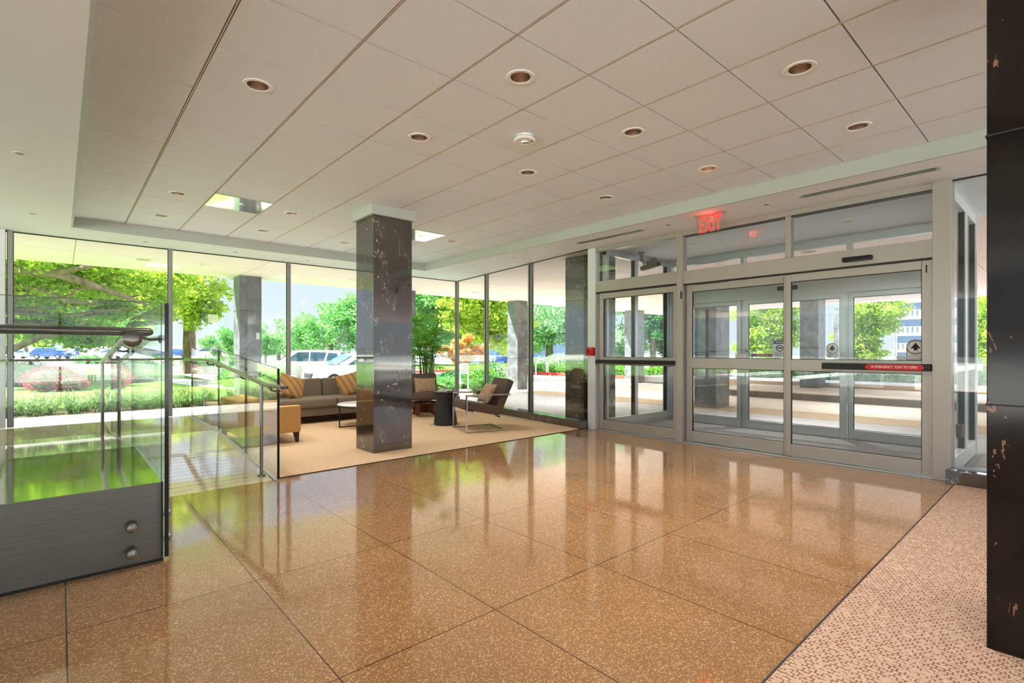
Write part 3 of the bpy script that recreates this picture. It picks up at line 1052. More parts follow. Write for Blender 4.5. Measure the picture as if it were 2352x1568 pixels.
frame_boxes([(6.66, 6.74, VY0 - .075, VY0 - .02, .36, .50)], M['concrete_dark'], 'wall_bracket', sw, .01)
# ================================================================ RAMP AND RAILINGS
ZL, ZT = 0.20, 0.454                # middle landing, upper landing
t = thing('access_ramp', 'terrazzo ramp folding back to an upper landing behind glass guards', 'ramp', (0, 0, 0), 0, kind='structure')
bm = new()
prism(bm, [(.47, 5.10, 0), (.47, 7.50, ZL), (.47, 9.46, ZL), (.47, 9.46, 0)], (1.05, 0, 0))
obj('lower_ramp', bm, M['ramp_a'], t, sm=False)
bm = new()
prism(bm, [(-.60, 3.60, 0), (-.60, 3.60, ZT), (-.60, 5.09, ZT), (-.60, 8.1, ZL), (-.60, 9.46, ZL), (-.60, 9.46, 0)], (1.045, 0, 0))
obj('upper_ramp', bm, M['ramp_b'], t, sm=False)
bm = new()
box(bm, -7.9, -.60, 3.60, 5.09, 0, ZT)
obj('upper_landing', bm, M['ramp_b'], t, sm=False)
bm = new(); box(bm, -7.9, .446, 3.60, 5.085, ZT, ZT + .002)
f = obj('landing_plate', bm, M['steel_top'], t, sm=False); f['label'] = 'polished steel top of the landing'
bm = new()
box(bm, -7.9, .4495, 3.583, 3.60, .012, ZT + .002)
f = obj('steel_fascia', bm, M['steel_panel'], t, sm=False); f['label'] = 'brushed steel fascia of the landing'
bm = new()
box(bm, .4455, .4515, 3.583, 5.09, .0, ZT + .002)
prism(bm, [(.4455, 5.09, 0), (.4455, 5.09, ZT + .002), (.4455, 8.1, ZL + .002), (.4455, 8.1, 0)], (.006, 0, 0))
obj('edge_trim', bm, M['alu_grey'], t, sm=False)
bm = new()
prism(bm, [(1.515, 5.06, 0), (1.515, 5.06, .012), (1.515, 7.50, ZL + .012), (1.515, 9.46, ZL + .012), (1.515, 9.46, 0)], (.022, 0, 0))
obj('edge_trim', bm, M['alu_grey'], t, sm=False)
bm = new(); box(bm, -7.9, .452, 3.575, 3.60, 0, .014); obj('base_gasket', bm, M['mull_dark'], t, sm=False)

def glass_guard(name, label, pts_list, plane, pos, th=.019, edge_ends=()):
    """pts_list: panels, each [(s0, zb0, zt0), (s1, zb1, zt1)] along s"""
    g = thing(name, label, 'railing', (pos, pts_list[0][0][0], 0) if plane == 'X' else (pts_list[0][0][0], pos, 0))
    for (a, b) in pts_list:
        bm = new()
        if plane == 'X':
            prism(bm, [(pos, a[0], a[1]), (pos, b[0], b[1]), (pos, b[0], b[2]), (pos, a[0], a[2])], (th, 0, 0))
        else:
            prism(bm, [(a[0], pos, a[1]), (b[0], pos, b[1]), (b[0], pos, b[2]), (a[0], pos, a[2])], (0, th, 0))
        obj('glass_panel', bm, M['glass_rail'], g, sm=False)
        bm = new()
        for (s, zb, zt) in (a, b):
            e_ = .0015
            main = (s in edge_ends)
            w = .007 if main else .0018
            if plane == 'X':
                s0 = s - w if s == a[0] else s
                box(bm, pos - .0005, pos + th + .0005, s0, s0 + w, zb, zt)
            else:
                s0 = s - w if s == a[0] else s
                box(bm, s0, s0 + w, pos - .0005, pos + th + .0005, zb, zt)
        # polished top edge
        if plane == 'X':
            prism(bm, [(pos, a[0], a[2]), (pos, b[0], b[2]), (pos, b[0], b[2] + .002), (pos, a[0], a[2] + .002)], (th, 0, 0))
        else:
            prism(bm, [(a[0], pos, a[2]), (b[0], pos, b[2]), (b[0], pos, b[2] + .002), (a[0], pos, a[2] + .002)], (0, th, 0))
        obj('glass_edge', bm, M['glass_edge'], g, sm=False)
    return g
gN = glass_guard('glass_railing', 'clear glass guard panel in front of the steel-faced landing', [[(-1.6, .03, 1.50), (.438, .03, 1.50)], [(-4, .03, 1.50), (-1.612, .03, 1.50)]], 'Y', 3.545)
def knob(p, nrm, parent, r=.028, d=.036):
    bm = new()
    Mx = Vector(nrm).to_track_quat('Z', 'Y').to_matrix().to_4x4()
    lathe(bm, [(r * .55, -.012), (r * .55, 0.0), (r * .96, .002), (r, .008), (r, d * .55), (r * .85, d * .8), (r * .45, d * .96), (.001, d)], 24, p, False, Mx)
    return obj('standoff_knob', bm, M['steel'], parent)
for x in (.301, -1.35, -1.85, -3.6):
    for z in (.235, .088):
        knob((x, 3.545, z), (0, -1, 0), gN)
gD = glass_guard('glass_railing', 'clear glass guard dividing the two ramp runs', [[(3.545, .03, 1.50), (5.35, .03, 1.50)], [(5.362, .03, 1.50), (6.9, .06, 1.35)], [(6.912, .06, 1.35), (7.72, .1, 1.29)]], 'X', .4535, edge_ends=(3.545,))
for y in (3.72, 5.1):
    for z in (.235, .088):
        knob((.4735, y, z), (1, 0, 0), gD)
gR = glass_guard('glass_railing', 'clear glass guard between the ramp and the tan armchair', [[(5.085, .02, 1.055), (6.2, .02, 1.14)], [(6.212, .02, 1.14), (7.5, .02, 1.27)], [(7.512, .02, 1.27), (9.3, .02, 1.27)]], 'X', 1.54, edge_ends=(5.085,))

# handrails: flat oval section
def rail_bm(pts, r=.031, ry=.019, seg=16):
    bm = new()
    P = []
    pts = [Vector(p) for p in pts]
    for i, p in enumerate(pts):
        if 0 < i < len(pts) - 1:
            a = (pts[i - 1] - p); b = (pts[i + 1] - p)
            c = min(.05, a.length * .4, b.length * .4)
            q0 = p + a.normalized() * c
            q1 = p + b.normalized() * c
            for k in range(5):
                u = k / 4
                P.append(q0 * (1 - u) ** 2 + p * 2 * u * (1 - u) + q1 * u ** 2)
        else:
            P.append(p)
    tube(bm, P, r, seg, True, ry, round_end=True)
    return bm
def bracket(parent, wall, railp, m=None):
    """curved arm from a disc on the glass (wall point) to under the rail"""
    m = m or M['rail']
    wv, rv = Vector(wall), Vector(railp)
    d = (rv - wv); d.z = 0
    dn_ = d.normalized()
    bm = new()
    Mx = dn_.to_track_quat('Z', 'Y').to_matrix().to_4x4()
    lathe(bm, [(.024, 0), (.024, .006), (.009, .012)], 20, wv, True, Mx)
    low = Vector((rv.x, rv.y, wv.z))
    tube(bm, [wv + dn_ * .01, wv.lerp(low, .55) + Vector((0, 0, -.004)), low + Vector((0, 0, .004)) - dn_ * .006, Vector((rv.x, rv.y, wv.z + .014)), Vector((rv.x, rv.y, rv.z - .012))], [.010, .008, .008, .008, .009], 10)
    box(bm, rv.x - .02, rv.x + .02, rv.y - .02, rv.y + .02, rv.z - .022, rv.z - .012, .003, 1)
    return obj('bracket', bm, m, parent)
h1 = thing('handrail', 'dark steel handrail running level behind the front glass guard', 'handrail', (-1, 3.66, 1.34))
obj('rail', rail_bm([(-4, 3.66, 1.335), (.385, 3.66, 1.335)], .03, .024), M['rail'], h1)
bracket(h1, (.4535, 3.70, 1.295), (.36, 3.68, 1.335))
# round clamp on the front glass
bm = new()
lathe(bm, [(.046, -.010), (.046, .0), (.046, .012), (.040, .016), (.010, .017)], 40, (.305, 3.576, 1.293), True, Vector((0, -1, 0)).to_track_quat('Z', 'Y').to_matrix().to_4x4())
tube(bm, [(.305, 3.57, 1.293), (.305, 3.66, 1.293), (.305, 3.66, 1.33)], .010, 12)
obj('clamp', bm, M['rail'], h1)
tube_b = new()
h2 = thing('handrail', 'steel handrail looping round the divider between both ramp runs', 'handrail', (.46, 6, 1.1))
obj('rail', rail_bm([(.375, 3.82, 1.318), (.375, 5.0, 1.318), (.375, 7.8, 1.092), (.545, 7.8, 1.092), (.545, 7.45, 1.085), (.545, 5.3, .90), (.545, 4.86, .90)], .028, .017), M['steel'], h2)
for x in (.375, .545):
    bm = new(); cyl(bm, (x, 7.72, ZL), (x, 7.72, 1.08), .016); lathe(bm, [(.035, ZL), (.035, ZL + .008)], 20, (x, 7.72, 0))
    obj('post', bm, M['rail'], h2)
for y, z in ((5.6, 1.225), (6.6, 1.145)):
    bracket(h2, (.4535, y, z), (.378, y, z + .045))
for y, z in ((5.6, .885), (5.0, .86), (6.9, 1.0)):
    bracket(h2, (.4735, y, z), (.542, y, z + .04))
h3 = thing('handrail', 'long steel handrail climbing the ramp and following the garden window', 'handrail', (1.46, 7, 1.0))
obj('rail', rail_bm([(1.46, 4.62, .905), (1.46, 5.17, .905), (1.46, 7.50, 1.105), (1.46, 9.27, 1.105), (-.53, 9.27, 1.105), (-.53, 8.1, 1.105), (-.53, 5.0, 1.35)], .034, .017), M['rail'], h3)
bm = new(); cyl(bm, (1.46, 5.30, .03), (1.46, 5.30, .905), .016); lathe(bm, [(.035, .014), (.035, .03)], 20, (1.46, 5.30, 0)); obj('post', bm, M['steel'], h3)
for y, z in ((5.02, .855), (6.05, .93), (7.2, 1.03), (7.75, 1.05), (8.9, 1.05)):
    bracket(h3, (1.54, y, z), (1.463, y, z + .045))
for x in (-.30, .30, 1.0):
    bracket(h3, (x, 9.585, 1.055), (x, 9.27, 1.105))

# ================================================================ CEILING FITTINGS
def downlight(x, y, z, r, lit, label, cat='ceiling light', group=None, m=None):
    t = thing('ceiling_light', label, cat, (x, y, z), 0, group)
    bm = new()
    lathe(bm, [(r * .70, -.001), (r * .74, -.005), (r * .98, -.006), (r, -.002), (r, .0)], 36, (x, y, z), False)
    obj('trim_ring', bm, M['white_plastic'], t)
    bm = new()
    lathe(bm, [(r * .72, -.002), (r * .70, .02), (r * .58, .09), (r * .50, .11)], 36, (x, y, z), False)
    obj('reflector', bm, m or M['cone'], t)
    bm = new()
    lathe(bm, [(r * .50, .108), (r * .2, .10), (.001, .099)], 24, (x, y, z), False)
    obj('bulb', bm, M['bulb_on'] if lit else M['bulb_glow'], t)
    return t
M['cone'] = mat('brushed_reflector', rgb(190, 172, 158), 0.3, 1.0)
M['bulb_on'] = emit_mat('lit_bulb', (1.0, .72, .42, 1), 9)
M['bulb_glow'] = emit_mat('faint_glow_bulb', (.80, .50, .36, 1), 2.2)  # unlit bulbs given a weak glow to lighten their reflectors
# holes are suggested by the reflectors, so tiles over the lights get a round cut
LX = [TX0 + TS * (j + .5) for j in (1, 3, 5, 7)]
LY = [TY0 + TS * (i + .5) for i in (-8, -6, -4, -2, 0, 2, 5, 7)]
lights = [(LX[0], LY[4]), (LX[1], LY[3]), (LX[1], LY[4]), (LX[2], LY[3]), (LX[2], LY[4]), (LX[3], LY[3]), (LX[3], LY[4]),
          (LX[0], LY[6]), (LX[0], LY[7]), (LX[1], LY[6]), (LX[1], LY[7]), (LX[2], LY[7]), (LX[3], LY[6])]
words_ = ['round recessed ceiling light nearest the left fascia of the tiled ceiling', 'round recessed ceiling light nearest the camera, near top centre', 'round recessed ceiling light left of the smoke detector',
          'round recessed ceiling light right of the smoke detector', 'round recessed ceiling light just beyond the smoke detector', 'round recessed ceiling light glowing warm orange near the exit sign',
          'round recessed ceiling light nearest the far slot vent', 'round recessed ceiling light left of the mirrored ceiling panel', 'round recessed ceiling light in the far left corner of the tiles',
          'round recessed ceiling light between mirrored panel and marble column', 'round recessed ceiling light beyond the mirrored ceiling panel', 'round recessed ceiling light just left of the marble column top',
          'round recessed ceiling light right of the marble column top']
cutters = []
for (x, y), w in zip(lights, words_):
    downlight(x, y, ZC, .092, 'orange' in w, w, group='recessed lights in the tile ceiling')
    cutters.append((x, y))
for x in LX:
    for y in LY[0:3]:
        cutters.append((x, y))
        downlight(x, y, ZC, .092, False, 'round recessed ceiling light in the tiles behind the camera', group='recessed lights behind the camera')
# cut the tiles (and the backing) open over each light
bm = new()
for x, y in cutters:
    lathe(bm, [(.078, ZC - .05), (.078, ZC + .2)], 32, (x, y, 0))
cut = obj('cutter', bm, M['tile'], sm=False)
for nm in ('ceiling', 'ceiling.001'):
    o = bpy.data.objects[nm]
    md = o.modifiers.new('holes', 'BOOLEAN')
    md.operation = 'DIFFERENCE'
    md.object = cut
    md.solver = 'FAST' if 'FAST' in [e.identifier for e in md.bl_rna.properties['solver'].enum_items] else 'EXACT'
    dg = bpy.context.evaluated_depsgraph_get()
    me = bpy.data.meshes.new_from_object(o.evaluated_get(dg))
    o.modifiers.clear()
    o.data = me
bpy.data.objects.remove(cut)
# lamps inside the recessed lights
def spot(x, y, z, power, color=(1, .985, .965), size=120, name='recessed_lamp'):
    d = bpy.data.lights.new(name, 'SPOT')
    d.energy = power
    d.color = color
    d.spot_size = R(size)
    d.spot_blend = 1.0
    d.shadow_soft_size = .07
    o = bpy.data.objects.new(name, d)
    COL.objects.link(o)
    o.location = (x, y, z)
    return o
for x, y in cutters:
    spot(x, y, ZC - .02, 16 if y < 1 else 36)
SOFF = [(-.245, 5.77, 'small round soffit light at the far left, nearer one'), (-.24, 8.19, 'small round soffit light at the far left, farther one'), (.945, 9.19, 'small soffit light above the left garden window'),
        (2.137, 9.19, 'small soffit light above the middle garden window'), (3.308, 9.19, 'small soffit light left of the marble column'), (5.87, 7.68, 'small soffit light above the potted palm'),
        (5.85, 6.52, 'small soffit light above the cantilever armchair'), (5.80, 3.518, 'small soffit light left of the exit sign'), (5.80, 2.314, 'small soffit light between exit sign and slot vent')]
M['cone_small'] = mat('small_reflector', rgb(120, 108, 100), 0.3, .8)
for x, y, w in SOFF:
    t = thing('ceiling_light', w, 'ceiling light', (x, y, ZS), 0, 'small soffit lights')
    bm = new(); lathe(bm, [(.030, -.004), (.044, -.005), (.047, -.001)], 28, (x, y, ZS), False); obj('trim_ring', bm, M['white_plastic'], t)
    bm = new(); lathe(bm, [(.031, -.003), (.022, -.0015), (.001, -.001)], 24, (x, y, ZS), False); obj('lens', bm, M['cone_small'], t)
# vestibule lights
for x, y, w in ((7.277, 1.95, 'round light in the vestibule ceiling above the right sliding leaf'), (7.28, 4.0, 'round light in the vestibule ceiling by the security camera'), (7.02, .5, 'round canopy light right of the vestibule')):
    t = thing('ceiling_light', w, 'ceiling light', (x, y, ZS), 0, 'vestibule lights')
    bm = new(); lathe(bm, [(.070, -.004), (.098, -.006), (.103, -.001)], 32, (x, y, ZS), False); obj('trim_ring', bm, M['white_plastic'], t)
    bm = new(); lathe(bm, [(.072, -.003), (.05, -.001), (.001, -.0008)], 32, (x, y, ZS), False); obj('lens', bm, M['cone'], t)
    if y > .86:
        spot(x, y, ZS - .02, 60, (1, .95, .88))

# smoke detector
t = thing('smoke_detector', 'round white smoke detector in the middle of the tile ceiling', 'smoke detector', (2.839, 3.034, ZC))
bm = new(); lathe(bm, [(.072, 0), (.072, -.018), (.084, -.020), (.088, -.034), (.082, -.044), (.030, -.048), (.001, -.048)], 40, (2.839, 3.034, ZC), False); obj('housing', bm, M['white_plastic'], t)
bm = new(); lathe(bm, [(.034, -.047), (.030, -.058), (.020, -.062), (.001, -.062)], 28, (2.839, 3.034, ZC), False); obj('sensor_dome', bm, M['plate'], t)
bm = new(); lathe(bm, [(.009, -.0455), (.007, -.050), (.001, -.050)], 14, (2.839 + .035, 3.034 - .045, ZC), False); obj('indicator', bm, M['black'], t)
bm = new(); lathe(bm, [(.0855, -.019), (.0865, -.022)], 40, (2.839, 3.034, ZC), False); obj('vent_slot', bm, M['black'], t)

# mirrored ceiling panels (metal air panels in the tile grid)
M['mirror_panel'] = mat('polished_metal_panel', rgb(226, 230, 222), .08, 1.0)
for i, (j, k, w) in enumerate(((2, 5, 'shiny metal ceiling panel left of the marble column'), (6, 5, 'shiny metal ceiling panel right of the marble column'))):
    xx, yy = TX0 + TS * j, TY0 + TS * k
    t = thing('ceiling_panel', w, 'ceiling panel', (xx + TS / 2, yy + TS / 2, ZC), 0, 'shiny ceiling panels')
    bm = new(); box(bm, xx + .008, xx + TS - .008, yy + .008, yy + TS - .008, ZC - .006, ZC - .001, .002, 1); obj('panel', bm, M['mirror_panel'], t, sm=False)
    bm = new(); lathe(bm, [(.03, -.012), (.03, -.006)], 20, (xx + TS * .55, yy + TS * .45, ZC)); obj('latch', bm, M['plate'], t)

# slot diffusers
for y0_, y1_, w in ((.86, 1.94, 'long linear slot vent in the soffit above the right sliding door'), (3.90, 5.0, 'long linear slot vent in the soffit above the single door')):
    t = thing('slot_vent', w, 'air vent', (5.79, (y0_ + y1_) / 2, ZS), 0, 'linear slot vents')
    bm = new(); box(bm, 5.735, 5.845, y0_ - .03, y1_ + .03, ZS - .004, ZS - .0005); obj('vent_frame', bm, M['fascia'], t, sm=False)
    for dx in (-.026, .022):
        bm = new(); box(bm, 5.79 + dx - .014, 5.79 + dx + .016, y0_, y1_, ZS - .0055, ZS - .003); obj('slot', bm, M['black'], t, sm=False)
    bm = new(); box(bm, 5.787, 5.792, y0_, y1_, ZS - .008, ZS - .003); obj('blade', bm, M['alu_grey'], t, sm=False)

# exit sign
t = thing('exit_sign', 'red edge-lit exit sign hanging under the soffit by the doors', 'sign', (5.72, 2.915, ZS))
bm = new(); box(bm, 5.68, 5.76, 2.74, 3.11, ZS - .012, ZS - .0005, .003, 1); obj('mounting_plate', bm, M['plate'], t, sm=False)
M['red_glow'] = emit_mat('red_glow', (1.0, .03, .02, 1), .7)
bm = new(); box(bm, 5.712, 5.728, 2.775, 3.06, ZS - .018, ZS - .012); obj('light_strip', bm, M['red_glow'], t, sm=False)
bm = new(); box(bm, 5.717, 5.723, 2.755, 3.085, ZS - .25, ZS - .018); obj('acrylic_panel', bm, M['acrylic'], t, sm=False)
text_mesh('lettering', 'EXIT', .245, M['red_glow'], t, face_mx(5.7155, 2.915, ZS - .132), .001, sx=.56)
d = bpy.data.lights.new('exit_lamp', 'POINT'); d.energy = .35; d.color = (1, .05, .03); d.shadow_soft_size = .05
o = bpy.data.objects.new('exit_lamp', d); COL.objects.link(o); o.location = (5.70, 2.915, ZS - .05)

# security camera in the vestibule
t = thing('security_camera', 'grey security camera hanging from the vestibule ceiling', 'camera', (7.08, 4.78, ZS))
bm = new(); lathe(bm, [(.05, 0), (.05, -.012), (.03, -.02), (.028, -.07), (.015, -.08)], 20, (7.08, 4.78, ZS)); obj('mount', bm, M['concrete_dark'], t)
bm = new(); tube(bm, [(7.08, 4.78, ZS - .07), (7.08, 4.80, ZS - .12), (7.06, 4.74, ZS - .17), (7.05, 4.72, ZS - .20), (7.06, 4.66, ZS - .17)], .007, 8); obj('cable', bm, M['black'], t)
bm = new(); tube(bm, [(7.08, 4.78, ZS - .07), (7.08, 4.72, ZS - .24)], .010, 8); obj('arm', bm, M['concrete_dark'], t)
Mc = Matrix.Translation((7.08, 4.64, ZS - .255)) @ Matrix.Rotation(R(-8), 4, 'X')
bm = new(); box(bm, -.045, .045, -.16, .14, -.03, .03, .012, 2, Mc); box(bm, -.05, .05, -.20, .10, .028, .036, .003, 1, Mc); obj('camera_body', bm, M['concrete_dark'], t)
bm = new(); lathe(bm, [(.028, 0), (.028, .05), (.022, .052)], 20, Mc @ Vector((0, -.15, -.005)), True, Matrix.Rotation(R(90), 4, 'X')); obj('lens', bm, M['black_gloss'], t)
Mc = Matrix.Translation((7.08, 4.60, ZS - .165)) @ Matrix.Rotation(R(-14), 4, 'X')
bm = new(); box(bm, -.035, .035, -.09, .09, -.025, .025, .008, 2, Mc); obj('light_unit', bm, M['concrete_dark'], t)

# fire alarm pull station
t = thing('fire_alarm_pull', 'red fire alarm pull box on the pale post beside the single door', 'fire alarm', (6.22, 5.13, 1.22))
bm = new(); box(bm, 6.185, 6.24, 5.055, 5.205, 1.155, 1.285, .008); obj('alarm_box', bm, M['red'], t)
bm = new(); box(bm, 6.178, 6.19, 5.135, 5.185, 1.205, 1.25, .004); obj('pull_handle', bm, M['red_dark'], t)
bm = new(); lathe(bm, [(.008, 0), (.008, .004), (.004, .006)], 16, (6.187, 5.12, 1.268), True, Vector((-1, 0, 0)).to_track_quat('Z', 'Y').to_matrix().to_4x4()); obj('screw', bm, M['white_plastic'], t)

# small hook on the marble column
bm = new(); tube(bm, [(3.10, 5.612, 1.985), (3.10, 5.585, 1.985), (3.10, 5.580, 1.965), (3.10, 5.590, 1.945), (3.10, 5.600, 1.955)], .005, 8); lathe(bm, [(.014, 0), (.014, .004)], 16, (3.10, 5.611, 1.985), True, Vector((0, -1, 0)).to_track_quat('Z', 'Y').to_matrix().to_4x4())
tag(obj('wall_hook', bm, M['black']), 'small black hook on the marble column', 'hook')
# ================================================================ FURNITURE
def pillow_bm(w, h, th, n=14, Mx=None, seed=0, crease=.0):
    rng = random.Random(seed)
    bm = new()
    grid = {}
    for side in (1, -1):
        for i in range(n + 1):
            for j in range(n + 1):
                u, v = 2 * i / n - 1, 2 * j / n - 1
                edge = (1 - u ** 2) * (1 - v ** 2)
                if side == -1 and (i in (0, n) or j in (0, n)):
                    grid[(side, i, j)] = grid[(1, i, j)]
                    continue
                pin = 1 - .09 * (1 - u * u) if abs(v) > .99 else 1
                x = u * w / 2 * (1 - .07 * (1 - v * v))
                z = v * h / 2 * (1 - .07 * (1 - u * u))
                y = side * th / 2 * max(0, edge) ** .38
                y += crease * math.sin(9 * u + 4 * v + seed) * edge + rng.uniform(-1, 1) * .0015
                p = Vector((x, y, z))
                grid[(side, i, j)] = bm.verts.new(Mx @ p if Mx is not None else p)
    for side in (1, -1):
        for i in range(n):
            for j in range(n):
                f = [grid[(side, i, j)], grid[(side, i + 1, j)], grid[(side, i + 1, j + 1)], grid[(side, i, j + 1)]]
                if len(set(f)) == 4:
                    try:
                        bm.faces.new(f)
                    except ValueError:
                        pass
    return bm
def cushion(bm, x0, x1, y0, y1, z0, z1, b=.035, M_=None):
    box(bm, x0, x1, y0, y1, z0, z1, b, 4, M_)

# sofa: faces -Y, back to the garden window
def sofa(x, y):
    s = thing('sofa', 'long taupe sofa with striped pillows under the garden window', 'sofa', (x, y, 0))
    hw = 1.12
    bm = new(); cushion(bm, x - hw + .02, x + hw - .02, y - .40, y + .40, .13, .27, .02); obj('sofa_base', bm, M['sofa'], s)
    for a, b in ((x - hw + .13, x - .004), (x + .004, x + hw - .13)):
        bm = new(); cushion(bm, a, b, y - .44, y + .22, .268, .43, .045); obj('seat_cushion', bm, M['sofa'], s)
    Mb = Matrix.Translation((x, y + .33, .42)) @ Matrix.Rotation(R(-9), 4, 'X')
    for a, b in ((-hw + .10, -.003), (.003, hw - .10)):
        bm = new(); cushion(bm, a, b, -.10, .10, -.05, .31, .05, Mb); obj('backrest', bm, M['sofa'], s)
    for sx_ in (-1, 1):
        bm = new()
        xo = x + sx_ * (hw - .06)
        prof = [(y - .42, .16), (y - .43, .50), (y - .40, .555), (y - .30, .575), (y + .15, .60), (y + .40, .62), (y + .42, .16)]
        prism(bm, [(xo - .055, a, b) for a, b in prof], (.11, 0, 0), .02)
        obj('armrest', bm, M['sofa'], s)
    for sx_ in (-1, 1):
        for sy in (-1, 1):
            bm = new(); lathe(bm, [(.016, .006), (.026, .135)], 12, (x + sx_ * (hw - .12), y + sy * .33, 0)); obj('leg', bm, M['darkwood'], s)
    return s
SX, SY = 3.60, 9.02
sofa(SX, SY)
for (px, py, pz, rz, ry, w) in ((2.94, 8.93, .615, R(14), R(20), 'striped orange and brown throw pillow at the left end of the sofa'), (3.98, 8.95, .62, R(-10), R(-13), 'striped orange and brown throw pillow beside the marble column')):
    Mx = Matrix.Rotation(ry, 4, 'Y')
    o = obj('throw_pillow', pillow_bm(.46, .43, .15, 14, Mx, 3), M['stripes'])
    o.location = (px, py, pz)
    o.rotation_euler = (R(-20), 0, rz)
    tag(o, w, 'pillow', 'striped sofa pillows')

# tan armchair: faces +X
def tan_chair():
    x0, x1, y0, y1 = 1.66, 2.42, 6.98, 8.02
    s = thing('armchair', 'square tan armchair with dark tapered legs beside the ramp glass', 'armchair', ((x0 + x1) / 2, (y0 + y1) / 2, 0))
    bm = new(); cushion(bm, x0 + .02, x1 - .02, y0 + .10, y1 - .10, .15, .29, .02); obj('seat_frame', bm, M['tan'], s)
    bm = new(); cushion(bm, x0 + .14, x1 + .03, y0 + .115, y1 - .115, .26, .42, .05); obj('seat_cushion', bm, M['tan'], s)
    bm = new(); cushion(bm, x0, x0 + .17, y0 + .06, y1 - .06, .15, .60, .03); obj('backrest', bm, M['tan'], s)
    bm = new(); cushion(bm, x0 + .13, x0 + .30, y0 + .12, y1 - .12, .40, .62, .05); obj('back_cushion', bm, M['tan'], s)
    for a, b in ((y0, y0 + .115), (y1 - .115, y1)):
        bm = new(); cushion(bm, x0 + .0, x1, a, b, .145, .50, .022); obj('armrest', bm, M['tan'], s)
    for x in (x0 + .06, x1 - .05):
        for y in (y0 + .05, y1 - .05):
            bm = new()
            a = [(x - .02, y - .02), (x + .02, y - .02), (x + .02, y + .02), (x - .02, y + .02)]
            sx_ = 1 if x > 2 else -1
            lo = [bm.verts.new((px * 1 + .012 * sx_ + (0 if 1 else 0), py, .006)) for px, py in [(x + (p[0] - x) * .8, y + (p[1] - y) * .8) for p in a]]
            hi = [bm.verts.new((x + (p[0] - x) * 1.7, y + (p[1] - y) * 1.7, .15)) for p in a]
            bm.faces.new(lo[::-1]); bm.faces.new(hi)
            for i in range(4):
                bm.faces.new((lo[i], lo[(i + 1) % 4], hi[(i + 1) % 4], hi[i]))
            obj('leg', bm, M['darkwood'], s, sm=False)
tan_chair()

# coffee table
cx_, cy_ = 3.76, 7.83
t = thing('coffee_table', 'round white-topped coffee table on thin dark legs behind the marble column', 'table', (cx_, cy_, 0))
bm = new(); lathe(bm, [(.001, .352), (.44, .352), (.455, .358), (.455, .372), (.445, .378), (.001, .378)], 56, (cx_, cy_, 0), False); obj('tabletop', bm, M['tabletop'], t)
bm = new(); lathe(bm, [(.43, .336), (.458, .336), (.460, .352), (.43, .352)], 56, (cx_, cy_, 0), False); obj('rim', bm, M['black'], t)
for k in range(4):
    a = R(-8 + 90 * k)
    px, py = cx_ + .43 * math.cos(a), cy_ + .43 * math.sin(a)
    bm = new(); box(bm, px - .009, px + .009, py - .009, py + .009, .006, .337, .002, 1); obj('leg', bm, M['black'], t)
for k in (0, 1):
    a = R(-8 + 90 * k)
    bm = new(); tube(bm, [(cx_ + .43 * math.cos(a), cy_ + .43 * math.sin(a), .014), (cx_ - .43 * math.cos(a), cy_ - .43 * math.sin(a), .014)], .008, 8); obj('floor_rail', bm, M['black'], t)

# drum side table
dx_, dy_ = 4.80, 7.06
t = thing('side_table', 'charcoal waisted drum side table between the two lounge chairs', 'table', (dx_, dy_, 0))
bm = new(); lathe(bm, [(.190, .006), (.196, .03), (.190, .10), (.172, .20), (.155, .30), (.147, .38), (.150, .43), (.165, .47), (.198, .515), (.203, .53)], 56, (dx_, dy_, 0), True); obj('table_body', bm, M['drum'], t)
bm = new(); lathe(bm, [(.001, .529), (.200, .529), (.212, .535), (.212, .556), (.205, .562), (.001, .562)], 56, (dx_, dy_, 0), False); obj('tabletop', bm, M['drum'], t)
for i, (ox, oy, rz, z, w) in enumerate(((.01, .0, .35, .562, 'open grey magazine lying flat on the drum side table'), (.05, .06, -.3, .572, 'pale folded magazine on top of the other on the side table'))):
    g = thing('magazine', w, 'magazine', (dx_ + ox, dy_ + oy, z), rz, 'magazines on the side table')
    bm = new()
    W2, D2 = (.13, .19) if i == 0 else (.10, .13)
    a = []
    for k in range(9):
        u = k / 8
        a.append((-W2 + 2 * W2 * u, 0, .0015 + .012 * abs(math.sin(u * PI * 2)) * (1 if i == 0 else .6)))
    pts = [(p[0], -D2 / 2, p[2] + .003) for p in a] + [(p[0], -D2 / 2, max(0.0002, p[2] - .003)) for p in a[::-1]]
    prism(bm, pts, (0, D2, 0))
    me_parent = g
    bm.transform(parent_world(g))
    obj('pages', bm, M['magazine'], g)
    if i == 0:
        bm = new(); box(bm, -.10, -.02, -.06, .04, .0145, .0155); bm.transform(parent_world(g)); obj('printed_picture', bm, M['concrete_dark'], g, sm=False)

